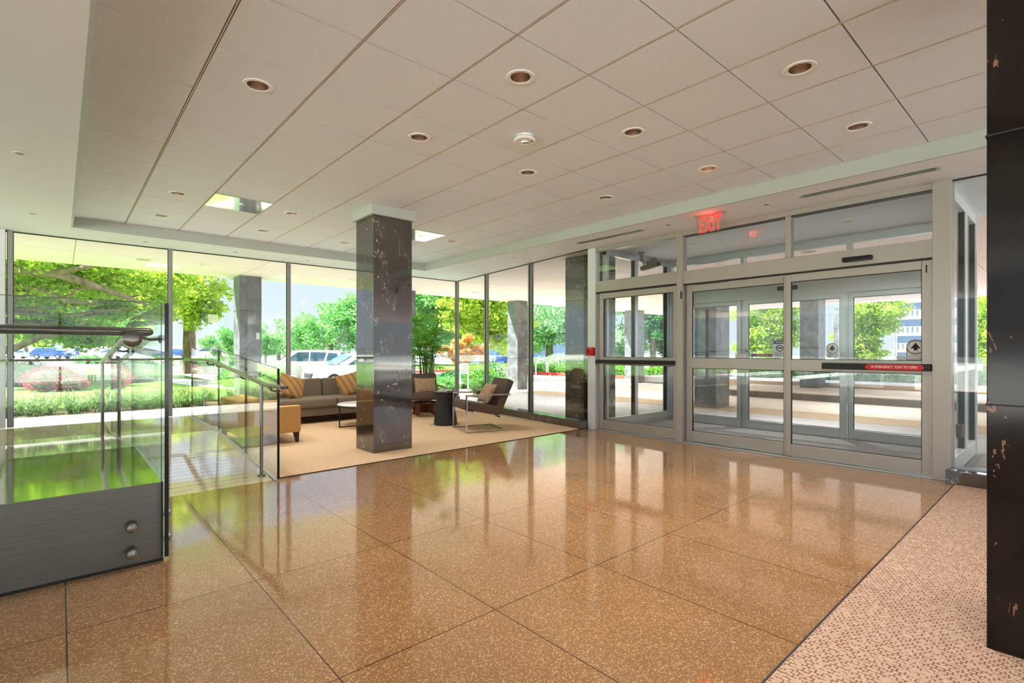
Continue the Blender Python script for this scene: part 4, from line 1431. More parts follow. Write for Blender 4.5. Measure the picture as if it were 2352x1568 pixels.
# cantilever steel lounge chair, local front = +X
def lounge_chair(loc, rz, label, wood=False):
    c = thing('lounge_chair', label, 'chair', (0, 0, 0), 0, 'brown lounge chairs')
    hw = .315
    for s in (-1, 1):
        bm = new()
        y = s * hw
        w, tk = .019, .007
        def bar(p, q, dn):
            # flat bar from p to q
            pass
        path = [(-.33, y, .008), (.33, y, .008), (.33, y, .545), (-.38, y, .555)]
        for (a, b) in zip(path, path[1:]):
            a, b = Vector(a), Vector(b)
            if abs(b.z - a.z) < .1:
                box(bm, min(a.x, b.x) - tk, max(a.x, b.x) + tk, y - w, y + w, min(a.z, b.z) - .0015, max(a.z, b.z) + .0125, .002, 1)
            else:
                box(bm, a.x - tk, a.x + tk, y - w, y + w, .008, .552, .002, 1)
        obj('side_frame', bm, M['chrome'], c, sm=False)
    bm = new(); box(bm, -.345, -.31, -hw - .019, hw + .019, .0066, .021, .002, 1); obj('floor_bar', bm, M['chrome'], c, sm=False)
    bm = new(); box(bm, -.24, -.22, -hw, hw, .20, .222); box(bm, .20, .22, -hw, hw, .30, .32); obj('seat_support', bm, M['chrome'], c, sm=False)
    Ms = Matrix.Translation((.05, 0, .345)) @ Matrix.Rotation(R(-11), 4, 'Y')
    bm = new(); box(bm, -.30, .30, -.285, .285, -.06, .07, .035, 4, Ms); obj('seat', bm, M['brown'], c)
    Mb = Matrix.Translation((-.30, 0, .50)) @ Matrix.Rotation(R(-24), 4, 'Y')
    bm = new(); box(bm, -.06, .06, -.285, .285, -.25, .30, .035, 4, Mb); obj('backrest', bm, M['brown'], c)
    if wood:
        for s in (-1, 1):
            bm = new()
            prism(bm, [(x_, s * .16 - .03, z_) for x_, z_ in ((.22, .26), (.20, .10), (.14, .03), (.06, .03), (.04, .14), (-.05, .2), (-.12, .12), (-.14, .03), (-.22, .03), (-.24, .16), (-.2, .24))], (0, .06, 0), .006)
            obj('wooden_leg', bm, M['redwood'], c, sm=False)
    c.location = loc
    c.rotation_euler = (0, 0, rz)
    return c
CR = (4.93, 6.31, .006)
aR = math.atan2(.20, -.68)
lounge_chair(CR, aR, 'brown lounge chair on a cantilevered steel frame nearest the entrance doors')
CL = (5.16, 8.28, .006)
aL = R(-112)
lounge_chair(CL, aL, 'brown lounge chair facing the room in front of the potted palm', True)
for loc, a, w, sd in ((CR, aR, 'creased tan satin pillow on the steel lounge chair nearest the doors', 1), (CL, aL, 'creased tan satin pillow on the lounge chair by the palm', 5)):
    q = Matrix.Rotation(a, 4, 'Z')
    p = Vector(loc) + q @ Vector((-.115, .03, .56))
    o = obj('throw_pillow', pillow_bm(.42, .34, .13, 14, None, sd, .006), M['pillow_tan'])
    o.location = p
    o.rotation_euler = (Matrix.Rotation(a, 3, 'Z') @ Matrix.Rotation(R(-30), 3, 'Y') @ Matrix.Rotation(R(90), 3, 'Z')).to_euler()
    tag(o, w, 'pillow', 'tan satin pillows')

# potted palm
def palm(x, y):
    rng = np.random.default_rng(5)
    t = thing('potted_palm', 'tall leafy potted palm in the glass corner behind the lounge chair', 'plant', (x, y, 0))
    bm = new(); lathe(bm, [(.19, .012), (.21, .03), (.24, .20), (.27, .40), (.285, .42), (.285, .45), (.255, .45), (.245, .42), (.001, .41)], 40, (x, y, 0)); obj('pot', bm, M['redwood'], t)
    bm = new(); lathe(bm, [(.25, .405), (.15, .43), (.001, .44)], 24, (x, y, 0), False); obj('soil', bm, M['mulch'], t)
    stems = []
    fans = []
    for k in range(15):
        a = rng.uniform(0, 2 * PI)
        r0 = rng.uniform(0, .14)
        lean = rng.uniform(.02, .34)
        h = rng.uniform(.95, 1.60)
        p0 = np.array([x + r0 * math.cos(a), y + r0 * math.sin(a), .42])
        p2 = p0 + np.array([math.cos(a) * lean, math.sin(a) * lean, h - .42 + .35])
        p1 = (p0 + p2) / 2 + np.array([-math.cos(a) * .02, -math.sin(a) * .02, .05])
        stems.append((p0, p1, p2))
        for f in range(6):
            u = 1 - f * .10
            base = p0 * (1 - u) + p2 * u
            b = a + rng.uniform(-1.3, 1.3) + f * 2.4
            el = rng.uniform(.1, 1.1) if f < 3 else rng.uniform(-.2, .7)
            L_ = rng.uniform(.10, .22)
            tip = base + np.array([math.cos(b) * math.cos(el), math.sin(b) * math.cos(el), math.sin(el)]) * L_
            fans.append((base, tip, b, el))
    bm = new()
    for p0, p1, p2 in stems:
        tube(bm, [tuple(p0), tuple(p1), tuple(p2)], [.010, .008, .005], 6)
    for base, tip, b, el in fans:
        tube(bm, [tuple(base), tuple(tip)], .003, 4, False)
    obj('canes', bm, M['leaf_dark'], t)
    V = []
    for base, tip, b, el in fans:
        ax = np.array([math.cos(b) * math.cos(el), math.sin(b) * math.cos(el), math.sin(el)])
        side = np.array([-math.sin(b), math.cos(b), 0])
        upv = np.cross(side, ax)
        nb = 9
        for q in range(nb):
            th = (q - (nb - 1) / 2) * .30 + rng.uniform(-.06, .06)
            d = ax * math.cos(th) + side * math.sin(th)
            ln = rng.uniform(.24, .36)
            s2 = np.cross(d, upv); s2 /= np.linalg.norm(s2)
            w = .014
            prev = tip
            dd = d.copy()
            for g in range(3):
                nx = prev + dd * ln / 3
                w0 = w * (.5, 1, .75)[g]
                w1 = w * (1, .75, .08)[g]
                V.append([prev - s2 * w0, prev + s2 * w0, nx + s2 * w1, nx - s2 * w1])
                prev = nx
                dd = dd + np.array([0, 0, -.28]); dd /= np.linalg.norm(dd)
    quads_mesh('fronds', np.array(V), M['leaf_palm'], t)
palm(5.62, 8.95)
# low leafy plant at the foot of the palm
def low_plant(x, y):
    rng = np.random.default_rng(8)
    t = thing('potted_plant', 'small broad-leaved plant low beside the palm and marble column', 'plant', (x, y, 0))
    bm = new(); lathe(bm, [(.13, .012), (.15, .30), (.16, .32), (.14, .32), (.001, .30)], 28, (x, y, 0)); obj('pot', bm, M['redwood'], t)
    V = []
    for k in range(44):
        b = rng.uniform(0, 2 * PI); el = rng.uniform(.4, 1.35)
        prev = np.array([x, y, .30]); d = np.array([math.cos(b) * math.cos(el), math.sin(b) * math.cos(el), math.sin(el)])
        s2 = np.array([-math.sin(b), math.cos(b), 0]); ln = rng.uniform(.3, .55)
        for g in range(4):
            nx = prev + d * ln / 4
            w0 = (.006, .03, .042, .03)[g]; w1 = (.03, .042, .03, .002)[g]
            V.append([prev - s2 * w0, prev + s2 * w0, nx + s2 * w1, nx - s2 * w1])
            prev = nx; d = d + np.array([0, 0, -.32]); d /= np.linalg.norm(d)
    quads_mesh('leaves', np.array(V), M['leaf_palm'], t)
low_plant(5.15, 9.2)
# ================================================================ OUTDOORS
def pol(px, d):
    """ground point seen in direction px at distance d (metres along the view axis)"""
    l = (px - 1176) / 1166.36
    c, s = math.cos(YAW), math.sin(YAW)
    return d * (c + s * l), d * (s - c * l)
def slab(name, pts, z0, z1, m, label=None, cat=None):
    bm = new()
    prism(bm, [(p[0], p[1], z0) for p in pts], (0, 0, z1 - z0))
    return struct(name, bm, m, label, cat)
def rect(x0, x1, y0, y1):
    return [(x0, y0), (x1, y0), (x1, y1), (x0, y1)]
slab('ground', rect(-250, 300, -200, 300), -1.2, -1.0, M['asphalt'], 'distant grey ground', 'ground')
slab('forecourt', [(6.32, -14), (11.3, -14), (11.3, 13.2), (7.4, 13.2), (5.4, 11.3), (5.4, 9.67), (XG(9.67), 9.67), (6.32, 5.3)], -.5, -.006, M['paving'], 'grey paving under the entrance canopy', 'paving')
slab('bounce_terrace', rect(-60, -8.1, -60, 9.6), -.5, -.01, M['bounce_terrace'], 'pale paving added out of view to bounce daylight indoors', 'bounce_terrace')  # unseen slabs behind the camera, added to bounce daylight indoors
slab('bounce_terrace.001', rect(-8.1, 10, -60, -6.1), -.5, -.012, M['bounce_terrace'])
slab('paving_band', rect(10.3, 11.3, -14, 13.2), -.4, .0, M['concrete_tan'], 'tan paving band along the drive', 'paving')
slab('driveway', rect(11.3, 19.2, -14, 40), -.5, -.03, M['concrete'], 'pale concrete driveway', 'driveway')
slab('driveway.001', [(8.5, 13.2), (11.3, 13.2), (11.3, 16), (10.5, 16)], -.5, -.02, M['concrete'])
bm = new(); box(bm, 14.2, 20.5, -30, 7.4, -.4, .13, .01); struct('island_kerb', bm, M['concrete_dark'], 'raised kerb island beside the driveway', 'kerb')  # darker concrete stands in for the shade on the kerb face
slab('island_walk', rect(14.32, 17.3, -30, 7.35), .13, .145, M['concrete'], 'pale walk on the kerb island', 'path')
bm = new(); box(bm, 17.3, 17.6, -30, 9, -.3, .27, .01); struct('planter_kerb', bm, M['concrete_tan'], 'tan kerb of the planting bed', 'kerb')
slab('gravel_bed', rect(17.6, 24, -30, 12), .0, .22, M['gravel'], 'white gravel bed', 'gravel')
bm = new(); box(bm, 19.2, 19.4, 9.2, 26, -.4, .12, .01); box(bm, 12.5, 19.2, 26, 26.2, -.4, .10, .01); struct('red_kerb', bm, M['redpaint'], 'red painted kerb across the driveway', 'kerb')
slab('lawn', rect(-60, 4.6, 13.2, 47), -.8, .05, M['lawn'], 'sunlit lawn with tree shadows', 'lawn')
slab('lawn.001', [(7.4, 13.4), (9, 13.4), (10.6, 17), (12.4, 26), (8, 19), (6.6, 14.6)], -.6, .02, M['lawn'])
slab('lawn.002', rect(19.4, 32, 9.2, 40), -.6, .05, M['lawn'])
slab('street', rect(-80, 30, 50, 140), -.9, .17, M['concrete'], 'sunlit street and parking beyond the lawn', 'street')
slab('parking', rect(4.6, 19.2, 19, 48), -.9, -.5, M['concrete'])
slab('garden_walk', rect(-14, 5.4, 9.67, 11.25), -.3, .165, M['bounce_terrace'], 'pale walk outside the garden windows', 'path')
slab('planting_bed', rect(-14, 5.4, 11.25, 13.25), -.3, .13, M['mulch'], 'mulch bed outside the windows', 'planting bed')
slab('garden_path', [pol(330, 23.5), pol(430, 21.5), pol(612, 17.6), pol(612, 14.6), pol(500, 16.2), pol(330, 20.5)], .03, .065, M['concrete'], 'pale path curving across the lawn', 'path')

# canopy over the forecourt and walk
bm = new()
prism(bm, [(-11, 9.66, 2.86), (6.32, 9.66, 2.86), (6.32, -14, 2.86), (20.2, -14, 2.86), (20.2, 12.6, 2.86), (-11, 12.6, 2.86)], (0, 0, .9))
struct('canopy', bm, M['canopy'], 'cream canopy soffit around the building', 'canopy')
k = 0
for (x, y, w) in ((2.87, 12.0, 'grey stone-clad column outside the middle garden window'), (10.92, 12.0, 'grey stone-clad column beyond the angled windows'), (6.64, 5.30, 'grey polished column right outside the glass beside the entrance'),
                  (10.45, 5.20, 'grey column on the forecourt seen through the left sliding leaf'), (16.60, 5.15, 'grey column on the kerb island seen through the right sliding leaf'),
                  (16.9, 11.7, 'grey column across the drive seen through the single door'), (22.0, 5.8, 'far grey column beyond the kerb island'), (6.75, 12.0, 'grey column standing behind the potted palm'),):
    k += 1
    wd = .62 if x > 10 and y < 12 else .44
    column('column', x, x + wd, y, y + (.75 if k == 3 else .5), M['granite'] if k != 3 else M['marble'], w, False, -.02 if x > 6 else .12, 2.87)
bm = new(); box(bm, 3.20, 3.27, 11.992, 11.999, 1.49, 1.63)
tag(obj('notice', bm, M['sticker'], sm=False), 'small white notice on the grey column outside the middle window', 'sign')
for x, y, w in ((1.116, 11.15, 'flush canopy light outside the left garden window'), (18.5, 3.9, 'flush canopy light over the kerb island')):
    bm = new(); lathe(bm, [(.09, -.006), (.11, -.004), (.115, .002)], 28, (x, y, 2.859)); tag(obj('canopy_light', bm, M['cone']), w, 'canopy light', 'flush canopy lights')

# ---- trees
def make_tree(name, label, base, trunk, crown, n, size, m, seed, branches=(), group=None, cat='tree', lean=(0, 0), aspect=.55, bark=None):
    """trunk=(r,h); crown = list of ellipsoids relative to base"""
    rng = np.random.default_rng(seed)
    x, y, z = base
    t = thing(name, label, cat, base, 0, group)
    r, h = trunk
    bm = new()
    tube(bm, [(x, y, z - .1), (x + lean[0] * .3, y + lean[1] * .3, z + h * .35), (x + lean[0] * .7, y + lean[1] * .7, z + h * .7), (x + lean[0], y + lean[1], z + h)], [r * 1.25, r, r * .85, r * .6], 12)
    obj('trunk', bm, bark or M['bark'], t)
    crown = [(x + c[0], y + c[1], z + c[2], c[3], c[4], c[5]) for c in crown]
    bm = new()
    for br in branches:
        tube(bm, [tuple(p[:3]) for p in br], [p[3] for p in br], 8)
    top = np.array([x + lean[0], y + lean[1], z + h * .8])
    for c in crown:
        for q in range(3):
            e_ = np.array(c[:3]) + rng.normal(size=3) * np.array(c[3:]) * .35
            mid = (top + e_) / 2 + rng.normal(size=3) * .12 * np.linalg.norm(e_ - top) * .5
            tube(bm, [tuple(top), tuple(mid), tuple(e_)], [r * .28, r * .16, r * .05], 6)
    obj('branches', bm, bark or M['bark'], t)
    # sub-clusters inside the crown
    sub = []
    C = blob_points(crown, max(20, n // 170), rng, .25)
    sc = np.mean([c[3] for c in crown]) * .34
    for p in C:
        s = sc * rng.uniform(.6, 1.3)
        sub.append((*p, s * 1.15, s * 1.15, s * .85))
    P = blob_points(sub, n, rng, .25)
    quads_mesh('foliage', leaf_quads(P, size, rng, aspect, .15), m, t)
    return t
def rel(px, d, base):
    p = pol(px, d)
    return p[0] - base[0], p[1] - base[1]
# big spreading tree whose boughs hang over the lawn (trunk left of the view)
bx, by = pol(-170, 17)
cr_ = []
for px, d, z, r, rz in ((60, 19, 3.9, 2.1, 1.0), (200, 18, 4.1, 1.9, .9), (330, 20, 4.2, 1.7, 1.0), (120, 22, 5.4, 2.6, 1.4), (280, 23, 5.6, 2.4, 1.4), (0, 17, 5.0, 2.2, 1.4), (90, 24, 3.6, 2.2, .9), (260, 24, 3.3, 1.6, .8), (60, 21, 2.3, 1.2, .5), (180, 22, 2.0, 1.2, .45), (370, 22, 3.6, 1.2, .8)):
    a, b = rel(px, d, (bx, by)); cr_.append((a, b, z, r, r, rz))
def P3(px, d, y):
    q = pol(px, d); return (q[0], q[1], H + (807 - y) * d / 1166.36)
br = [[(*P3(-170, 17, 640), .30), (*P3(40, 16.5, 618), .17), (*P3(130, 16.5, 628), .15), (*P3(200, 17, 650), .12), (*P3(260, 17.5, 672), .09), (*P3(340, 18, 700), .05)],
      [(*P3(130, 16.5, 628), .10), (*P3(190, 16.5, 614), .07), (*P3(240, 17, 606), .04)],
      [(*P3(-100, 17, 700), .2), (*P3(20, 17, 650), .10), (*P3(90, 17, 662), .08), (*P3(150, 17, 690), .06), (*P3(230, 18, 700), .04)],
      [(*P3(150, 17, 690), .06), (*P3(175, 17, 664), .05), (*P3(240, 17.5, 662), .03)],
      [(*P3(-120, 17, 830), .2), (*P3(30, 17, 800), .13), (*P3(90, 17.3, 775), .09), (*P3(150, 18, 760), .05), (*P3(210, 18, 735), .03)]]
make_tree('shade_tree', 'large bright green tree whose boughs spread across the left garden window', (bx, by, .05), (.42, 3.2), cr_, 70000, .19, M['leaf_bright'], 11, br)
# trunk visible through the second window
bx, by = pol(435, 29)
cr_ = []
for px, d, z, r, rz in ((400, 27, 4.2, 1.9, 1.3), (470, 26.5, 3.9, 1.15, 1.2), (430, 29, 6.5, 3.2, 2.0), (360, 28, 4.6, 1.6, 1.3), (455, 26, 3.1, .8, .6)):
    a, b = rel(px, d, (bx, by)); cr_.append((a, b, z, r, r, rz))
make_tree('shade_tree', 'thick-trunked tree on the lawn seen between the two left window mullions', (bx, by, .05), (.33, 4.2), cr_, 24000, .23, M['leaf_bright'], 12, (), None, 'tree', (0, 0), .55, M['bark'])
TR = [  # px, dist, ground z, trunk r, trunk h, crown list (dpx-> use metres: dx lateral, z, r, rz), n, size, mat, label
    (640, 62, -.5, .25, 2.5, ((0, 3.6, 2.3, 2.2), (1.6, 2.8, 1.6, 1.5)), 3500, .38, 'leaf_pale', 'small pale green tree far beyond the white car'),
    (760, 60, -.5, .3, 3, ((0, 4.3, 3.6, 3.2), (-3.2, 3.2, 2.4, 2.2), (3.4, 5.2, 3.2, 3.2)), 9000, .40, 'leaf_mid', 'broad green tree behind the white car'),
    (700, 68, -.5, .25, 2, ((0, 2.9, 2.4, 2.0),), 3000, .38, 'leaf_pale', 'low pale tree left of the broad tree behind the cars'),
    (610, 46, -.2, .12, 1.4, ((0, 2.0, 1.3, 1.0),), 2000, .25, 'leaf_mid', 'small tree just right of the grey outdoor column'),
    (505, 52, .2, .15, 1.5, ((0, 2.2, 1.6, 1.3), (1.4, 1.8, 1.1, 1.0)), 3000, .28, 'leaf_mid', 'small blue-green tree beyond the street, left of the grey outdoor column'),
    (985, 27, 0, .25, 3, ((0, 4.4, 2.6, 2.2), (-1.8, 3.6, 1.6, 1.5), (1.7, 3.7, 1.9, 1.9), (.2, 2.4, 1.3, .8)), 12000, .24, 'leaf_mid', 'large green tree behind the potted palm'),
    (1110, 22, 0, .16, 2.4, ((0, 3.2, 1.5, 1.5), (.8, 2.2, 1.1, 1.0), (-1.0, 3.0, 1.0, 1.1)), 9000, .20, 'leaf_bright', 'bright green tree in front of the outdoor column at the drive'),
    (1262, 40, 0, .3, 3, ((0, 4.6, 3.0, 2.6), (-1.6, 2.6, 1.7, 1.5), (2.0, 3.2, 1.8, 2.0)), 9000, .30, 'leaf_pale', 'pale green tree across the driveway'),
    (1180, 54, 0, .3, 3, ((0, 4.6, 3.4, 2.6),), 5000, .34, 'leaf_mid', 'mid green tree at the back of the driveway'),
    (1060, 44, 0, .3, 3, ((0, 4.8, 4.2, 3.0), (-4.5, 4.2, 3.4, 2.6)), 8000, .34, 'leaf_mid', 'dense tree mass behind the orange maple'),
    (1425, 27, 0, .16, 2, ((0, 2.6, 1.5, 1.9), (.3, 1.3, 1.0, .8)), 7000, .20, 'leaf_pale', 'pale leafy tree seen through the left half of the single door'),
    (1500, 25, 0, .16, 2, ((0, 2.8, 1.1, 1.5), (.6, 1.7, .7, .8)), 6000, .18, 'leaf_dark', 'dark leafy tree seen through the right half of the single door'),
    (1762, 26, .1, .2, 2, ((0, 3.2, 1.5, 1.6), (.2, 1.9, 1.4, 1.0), (-.3, 1.1, 1.0, .55)), 9000, .19, 'leaf_bright', 'bright leafy tree seen through the left sliding leaf'),
    (1990, 27, .1, .2, 2, ((0, 3.6, 1.5, 1.7), (-.4, 2.0, 1.2, 1.2), (.6, 3.4, 1.0, 1.1), (-.4, .9, .9, .7)), 9000, .19, 'leaf_bright', 'bright green tree in front of the far balconied building'),
    (2270, 26, .1, .2, 2, ((0, 3.2, 1.2, 1.7), (.2, 1.6, 1.0, 1.0)), 6000, .19, 'leaf_bright', 'bright tree at the right edge beside the black column'),
    (60, 95, .2, .3, 3, ((0, 4.6, 4.0, 2.8), (5, 4.4, 3.6, 2.6)), 6000, .4, 'leaf_bright', 'distant bright tree across the street at the far left'),
    (250, 100, .2, .3, 3, ((0, 5.2, 4.6, 3.2), (6, 4.4, 3.6, 2.6)), 6000, .42, 'leaf_mid', 'distant tree across the street behind the silver car'),
]
for i, (px, d, z, r, h, cs, n, sz, mm, lb) in enumerate(TR):
    b = pol(px, d)
    cl = []
    for (dx, cz, cr2, crz) in cs:
        lx, ly = math.sin(YAW) * dx, -math.cos(YAW) * dx
        cl.append((lx, ly, cz, cr2, cr2, crz))
    make_tree('tree', lb, (b[0], b[1], z), (r, h), [(c[0], c[1], c[2], c[3] * 1.12, c[4] * 1.12, c[5] * 1.12) for c in cl], int(n * 1.7), sz * .9, M[mm], 20 + i)
b = pol(1062, 19)
sx_, sy_ = math.sin(YAW), -math.cos(YAW)
make_tree('japanese_maple', 'small orange and yellow maple in the front garden', (b[0], b[1], 0), (.06, .9), [(0, 0, 1.45, .55, .55, .42), (.55 * sx_, .55 * sy_, 1.2, .45, .45, .28), (-.5 * sx_, -.5 * sy_, 1.15, .4, .4, .28), (.15, .1, .95, .5, .5, .2)], 7000, .10, M['leaf_orange'], 50)

# ---- shrubs and hedges
def shrub(name, label, px, d, z, r, rz, n, size, m, seed, cat='shrub', group=None, extra=()):
    rng = np.random.default_rng(seed)
    b = pol(px, d)
    t = thing(name, label, cat, (b[0], b[1], z), 0, group)
    bl = [(b[0], b[1], z + rz * .8, r, r, rz)]
    for (dx, dz, rr, rrz) in extra:
        bl.append((b[0] + math.sin(YAW) * dx, b[1] - math.cos(YAW) * dx, z + dz, rr, rr, rrz))
    P = blob_points(bl, n, rng, .6)
    P = P[P[:, 2] > z + .01]
    quads_mesh('foliage', leaf_quads(P, size, rng, .55), m, t)
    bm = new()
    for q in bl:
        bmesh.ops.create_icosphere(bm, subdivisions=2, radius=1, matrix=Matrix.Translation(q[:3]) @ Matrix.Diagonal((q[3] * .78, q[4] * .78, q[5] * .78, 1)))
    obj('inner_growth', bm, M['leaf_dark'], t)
    return t
shrub('flowering_shrub', 'shrub covered in pink blossom in the left garden bed', 122, 15.2, .05, .75, .42, 5200, .055, M['leaf_pink'], 61, 'shrub', None, ((.5, .22, .5, .25),))
shrub('shrub', 'dark green shrub at the far left behind the pink blossom', 50, 17.4, .05, 1.0, .50, 6500, .08, M['leaf_dark'], 62, 'shrub', None, ((-.9, .4, .9, .5), (.8, .35, .7, .35)))
shrub('shrub', 'leafy green shrub at the foot of the grey column outside the middle window', 568, 16.8, .05, .75, .42, 6000, .09, M['leaf_hedge'], 63, 'shrub', None, ((.7, .3, .6, .35), (-.5, .3, .5, .3)))
for i, (px, d, r, rz) in enumerate(((190, 44, .9, .5), (225, 43, .7, .45), (262, 43, .9, .55), (312, 43, .9, .45), (350, 42, 1.0, .5), (392, 41, 1.0, .5), (440, 40, 1.2, .5), (490, 40, 1.2, .5), (540, 39, 1.2, .5))):
    shrub('shrub', 'low round green shrub on the far edge of the lawn, %s from the left' % ('first', 'second', 'third', 'fourth', 'fifth', 'sixth', 'seventh', 'eighth', 'ninth')[i], px, d, .05, r, rz, 1100, .14, M['leaf_mid'], 70 + i, 'shrub', 'low shrubs at the back of the lawn')
for i, (px, d, r, rz, mm, w) in enumerate(((1052, 17.5, .8, .33, 'leaf_dark', 'low dark shrub beneath the orange maple'), (1098, 17.5, .7, .42, 'leaf_hedge', 'low bright shrub right of the orange maple'), (1128, 19.0, .7, .45, 'leaf_pale', 'low variegated shrub left of the outdoor column'),
                                           (1120, 14.0, .5, .34, 'leaf_mid', 'green shrub just behind the steel lounge chair'), (1020, 15.5, .5, .25, 'leaf_mid', 'low shrub behind the palm and the lounge chair'), (1240, 30, 1.0, .5, 'leaf_pale', 'pale shrub by the bike racks'),
                                           (1285, 30, 1.0, .6, 'leaf_pale', 'loose pale shrub at the right of the bike racks'))):
    shrub('shrub', w, px, d, 0, r, rz, 3000, .08 if d < 20 else .14, M[mm], 90 + i)
def hedge(label, x0, x1, y0, y1, z0, z1, n, size, m, seed):
    rng = np.random.default_rng(seed)
    t = thing('hedge', label, 'hedge', ((x0 + x1) / 2, (y0 + y1) / 2, z0))
    P = rng.uniform(0, 1, (n, 3))
    P[:, 2] = P[:, 2] ** .6
    zz = z0 + (z1 - z0) * P[:, 2] * (1 + .12 * np.sin(P[:, 1] * 40))
    Q = np.stack([x0 + (x1 - x0) * P[:, 0], y0 + (y1 - y0) * P[:, 1], zz], 1)
    quads_mesh('foliage', leaf_quads(Q, size, rng, .6), m, t)
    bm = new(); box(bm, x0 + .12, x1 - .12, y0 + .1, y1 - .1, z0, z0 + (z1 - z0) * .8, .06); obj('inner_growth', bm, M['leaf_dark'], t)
hedge('long low green hedge on the gravel bed beyond the kerb island', 20.2, 21.4, -14, 9, .22, .62, 26000, .10, M['leaf_hedge'], 101)
hedge('low bright hedge behind the red kerb', 19.5, 20.4, 9.4, 25, .05, .50, 18000, .10, M['leaf_hedge'], 102)

# ---- ornamental grass clumps outside the garden windows (countable clumps)
def clump_mesh(seed, n=85, h=.42, s=.42):
    rng = np.random.default_rng(seed)
    V = []
    for k in range(n):
        b = rng.uniform(0, 2 * PI); el = rng.uniform(.75, 1.5)
        p = np.array([rng.normal() * .05, rng.normal() * .05, 0.0])
        d = np.array([math.cos(b) * math.cos(el), math.sin(b) * math.cos(el), math.sin(el)])
        s2 = np.array([-math.sin(b), math.cos(b), 0]); ln = h * rng.uniform(.8, 1.5)
        ws = (.005, .009, .008, .005, .001)
        for g in range(4):
            nx = p + d * ln / 4
            V.append([p - s2 * ws[g], p + s2 * ws[g], nx + s2 * ws[g + 1], nx - s2 * ws[g + 1]])
            p = nx; d = d + np.array([math.cos(b) * .15, math.sin(b) * .15, -.48]); d /= np.linalg.norm(d)
    return np.array(V)
protos = []
for q in range(3):
    o = quads_mesh('grass_clump', clump_mesh(200 + q), M['leaf_grass'])
    tag(o, 'arching green grass clump in the bed outside the garden windows', 'grass clump', 'grass clumps outside the garden windows')
    protos.append(o)
rg = random.Random(4)
cnt = 0
for row, yy in enumerate((11.55, 12.0, 12.5, 13.0)):
    x = -3.4 + .2 * (row % 2)
    while x < 4.9:
        if not (2.15 < x < 4.05 and 11.4 < yy < 12.95):
            src = protos[cnt % 3]
            c = src if cnt < 3 else src.copy()
            if cnt >= 3:
                COL.objects.link(c)
            c.location = (x + rg.uniform(-.08, .08), yy + rg.uniform(-.1, .1), .128)
            c.rotation_euler = (0, 0, rg.uniform(0, 6.28))
            k_ = rg.uniform(.85, 1.2)
            c.scale = (k_, k_, k_)
            c['label'] = ('arching green grass clump in the front row right outside the garden windows', 'arching green grass clump in the second row of the garden bed', 'arching green grass clump in the third row of the garden bed', 'arching green grass clump in the back row against the lawn')[row]
            c['group'] = ('front', 'second', 'third', 'back')[row] + ' row of grass clumps'
            cnt += 1
        x += .44

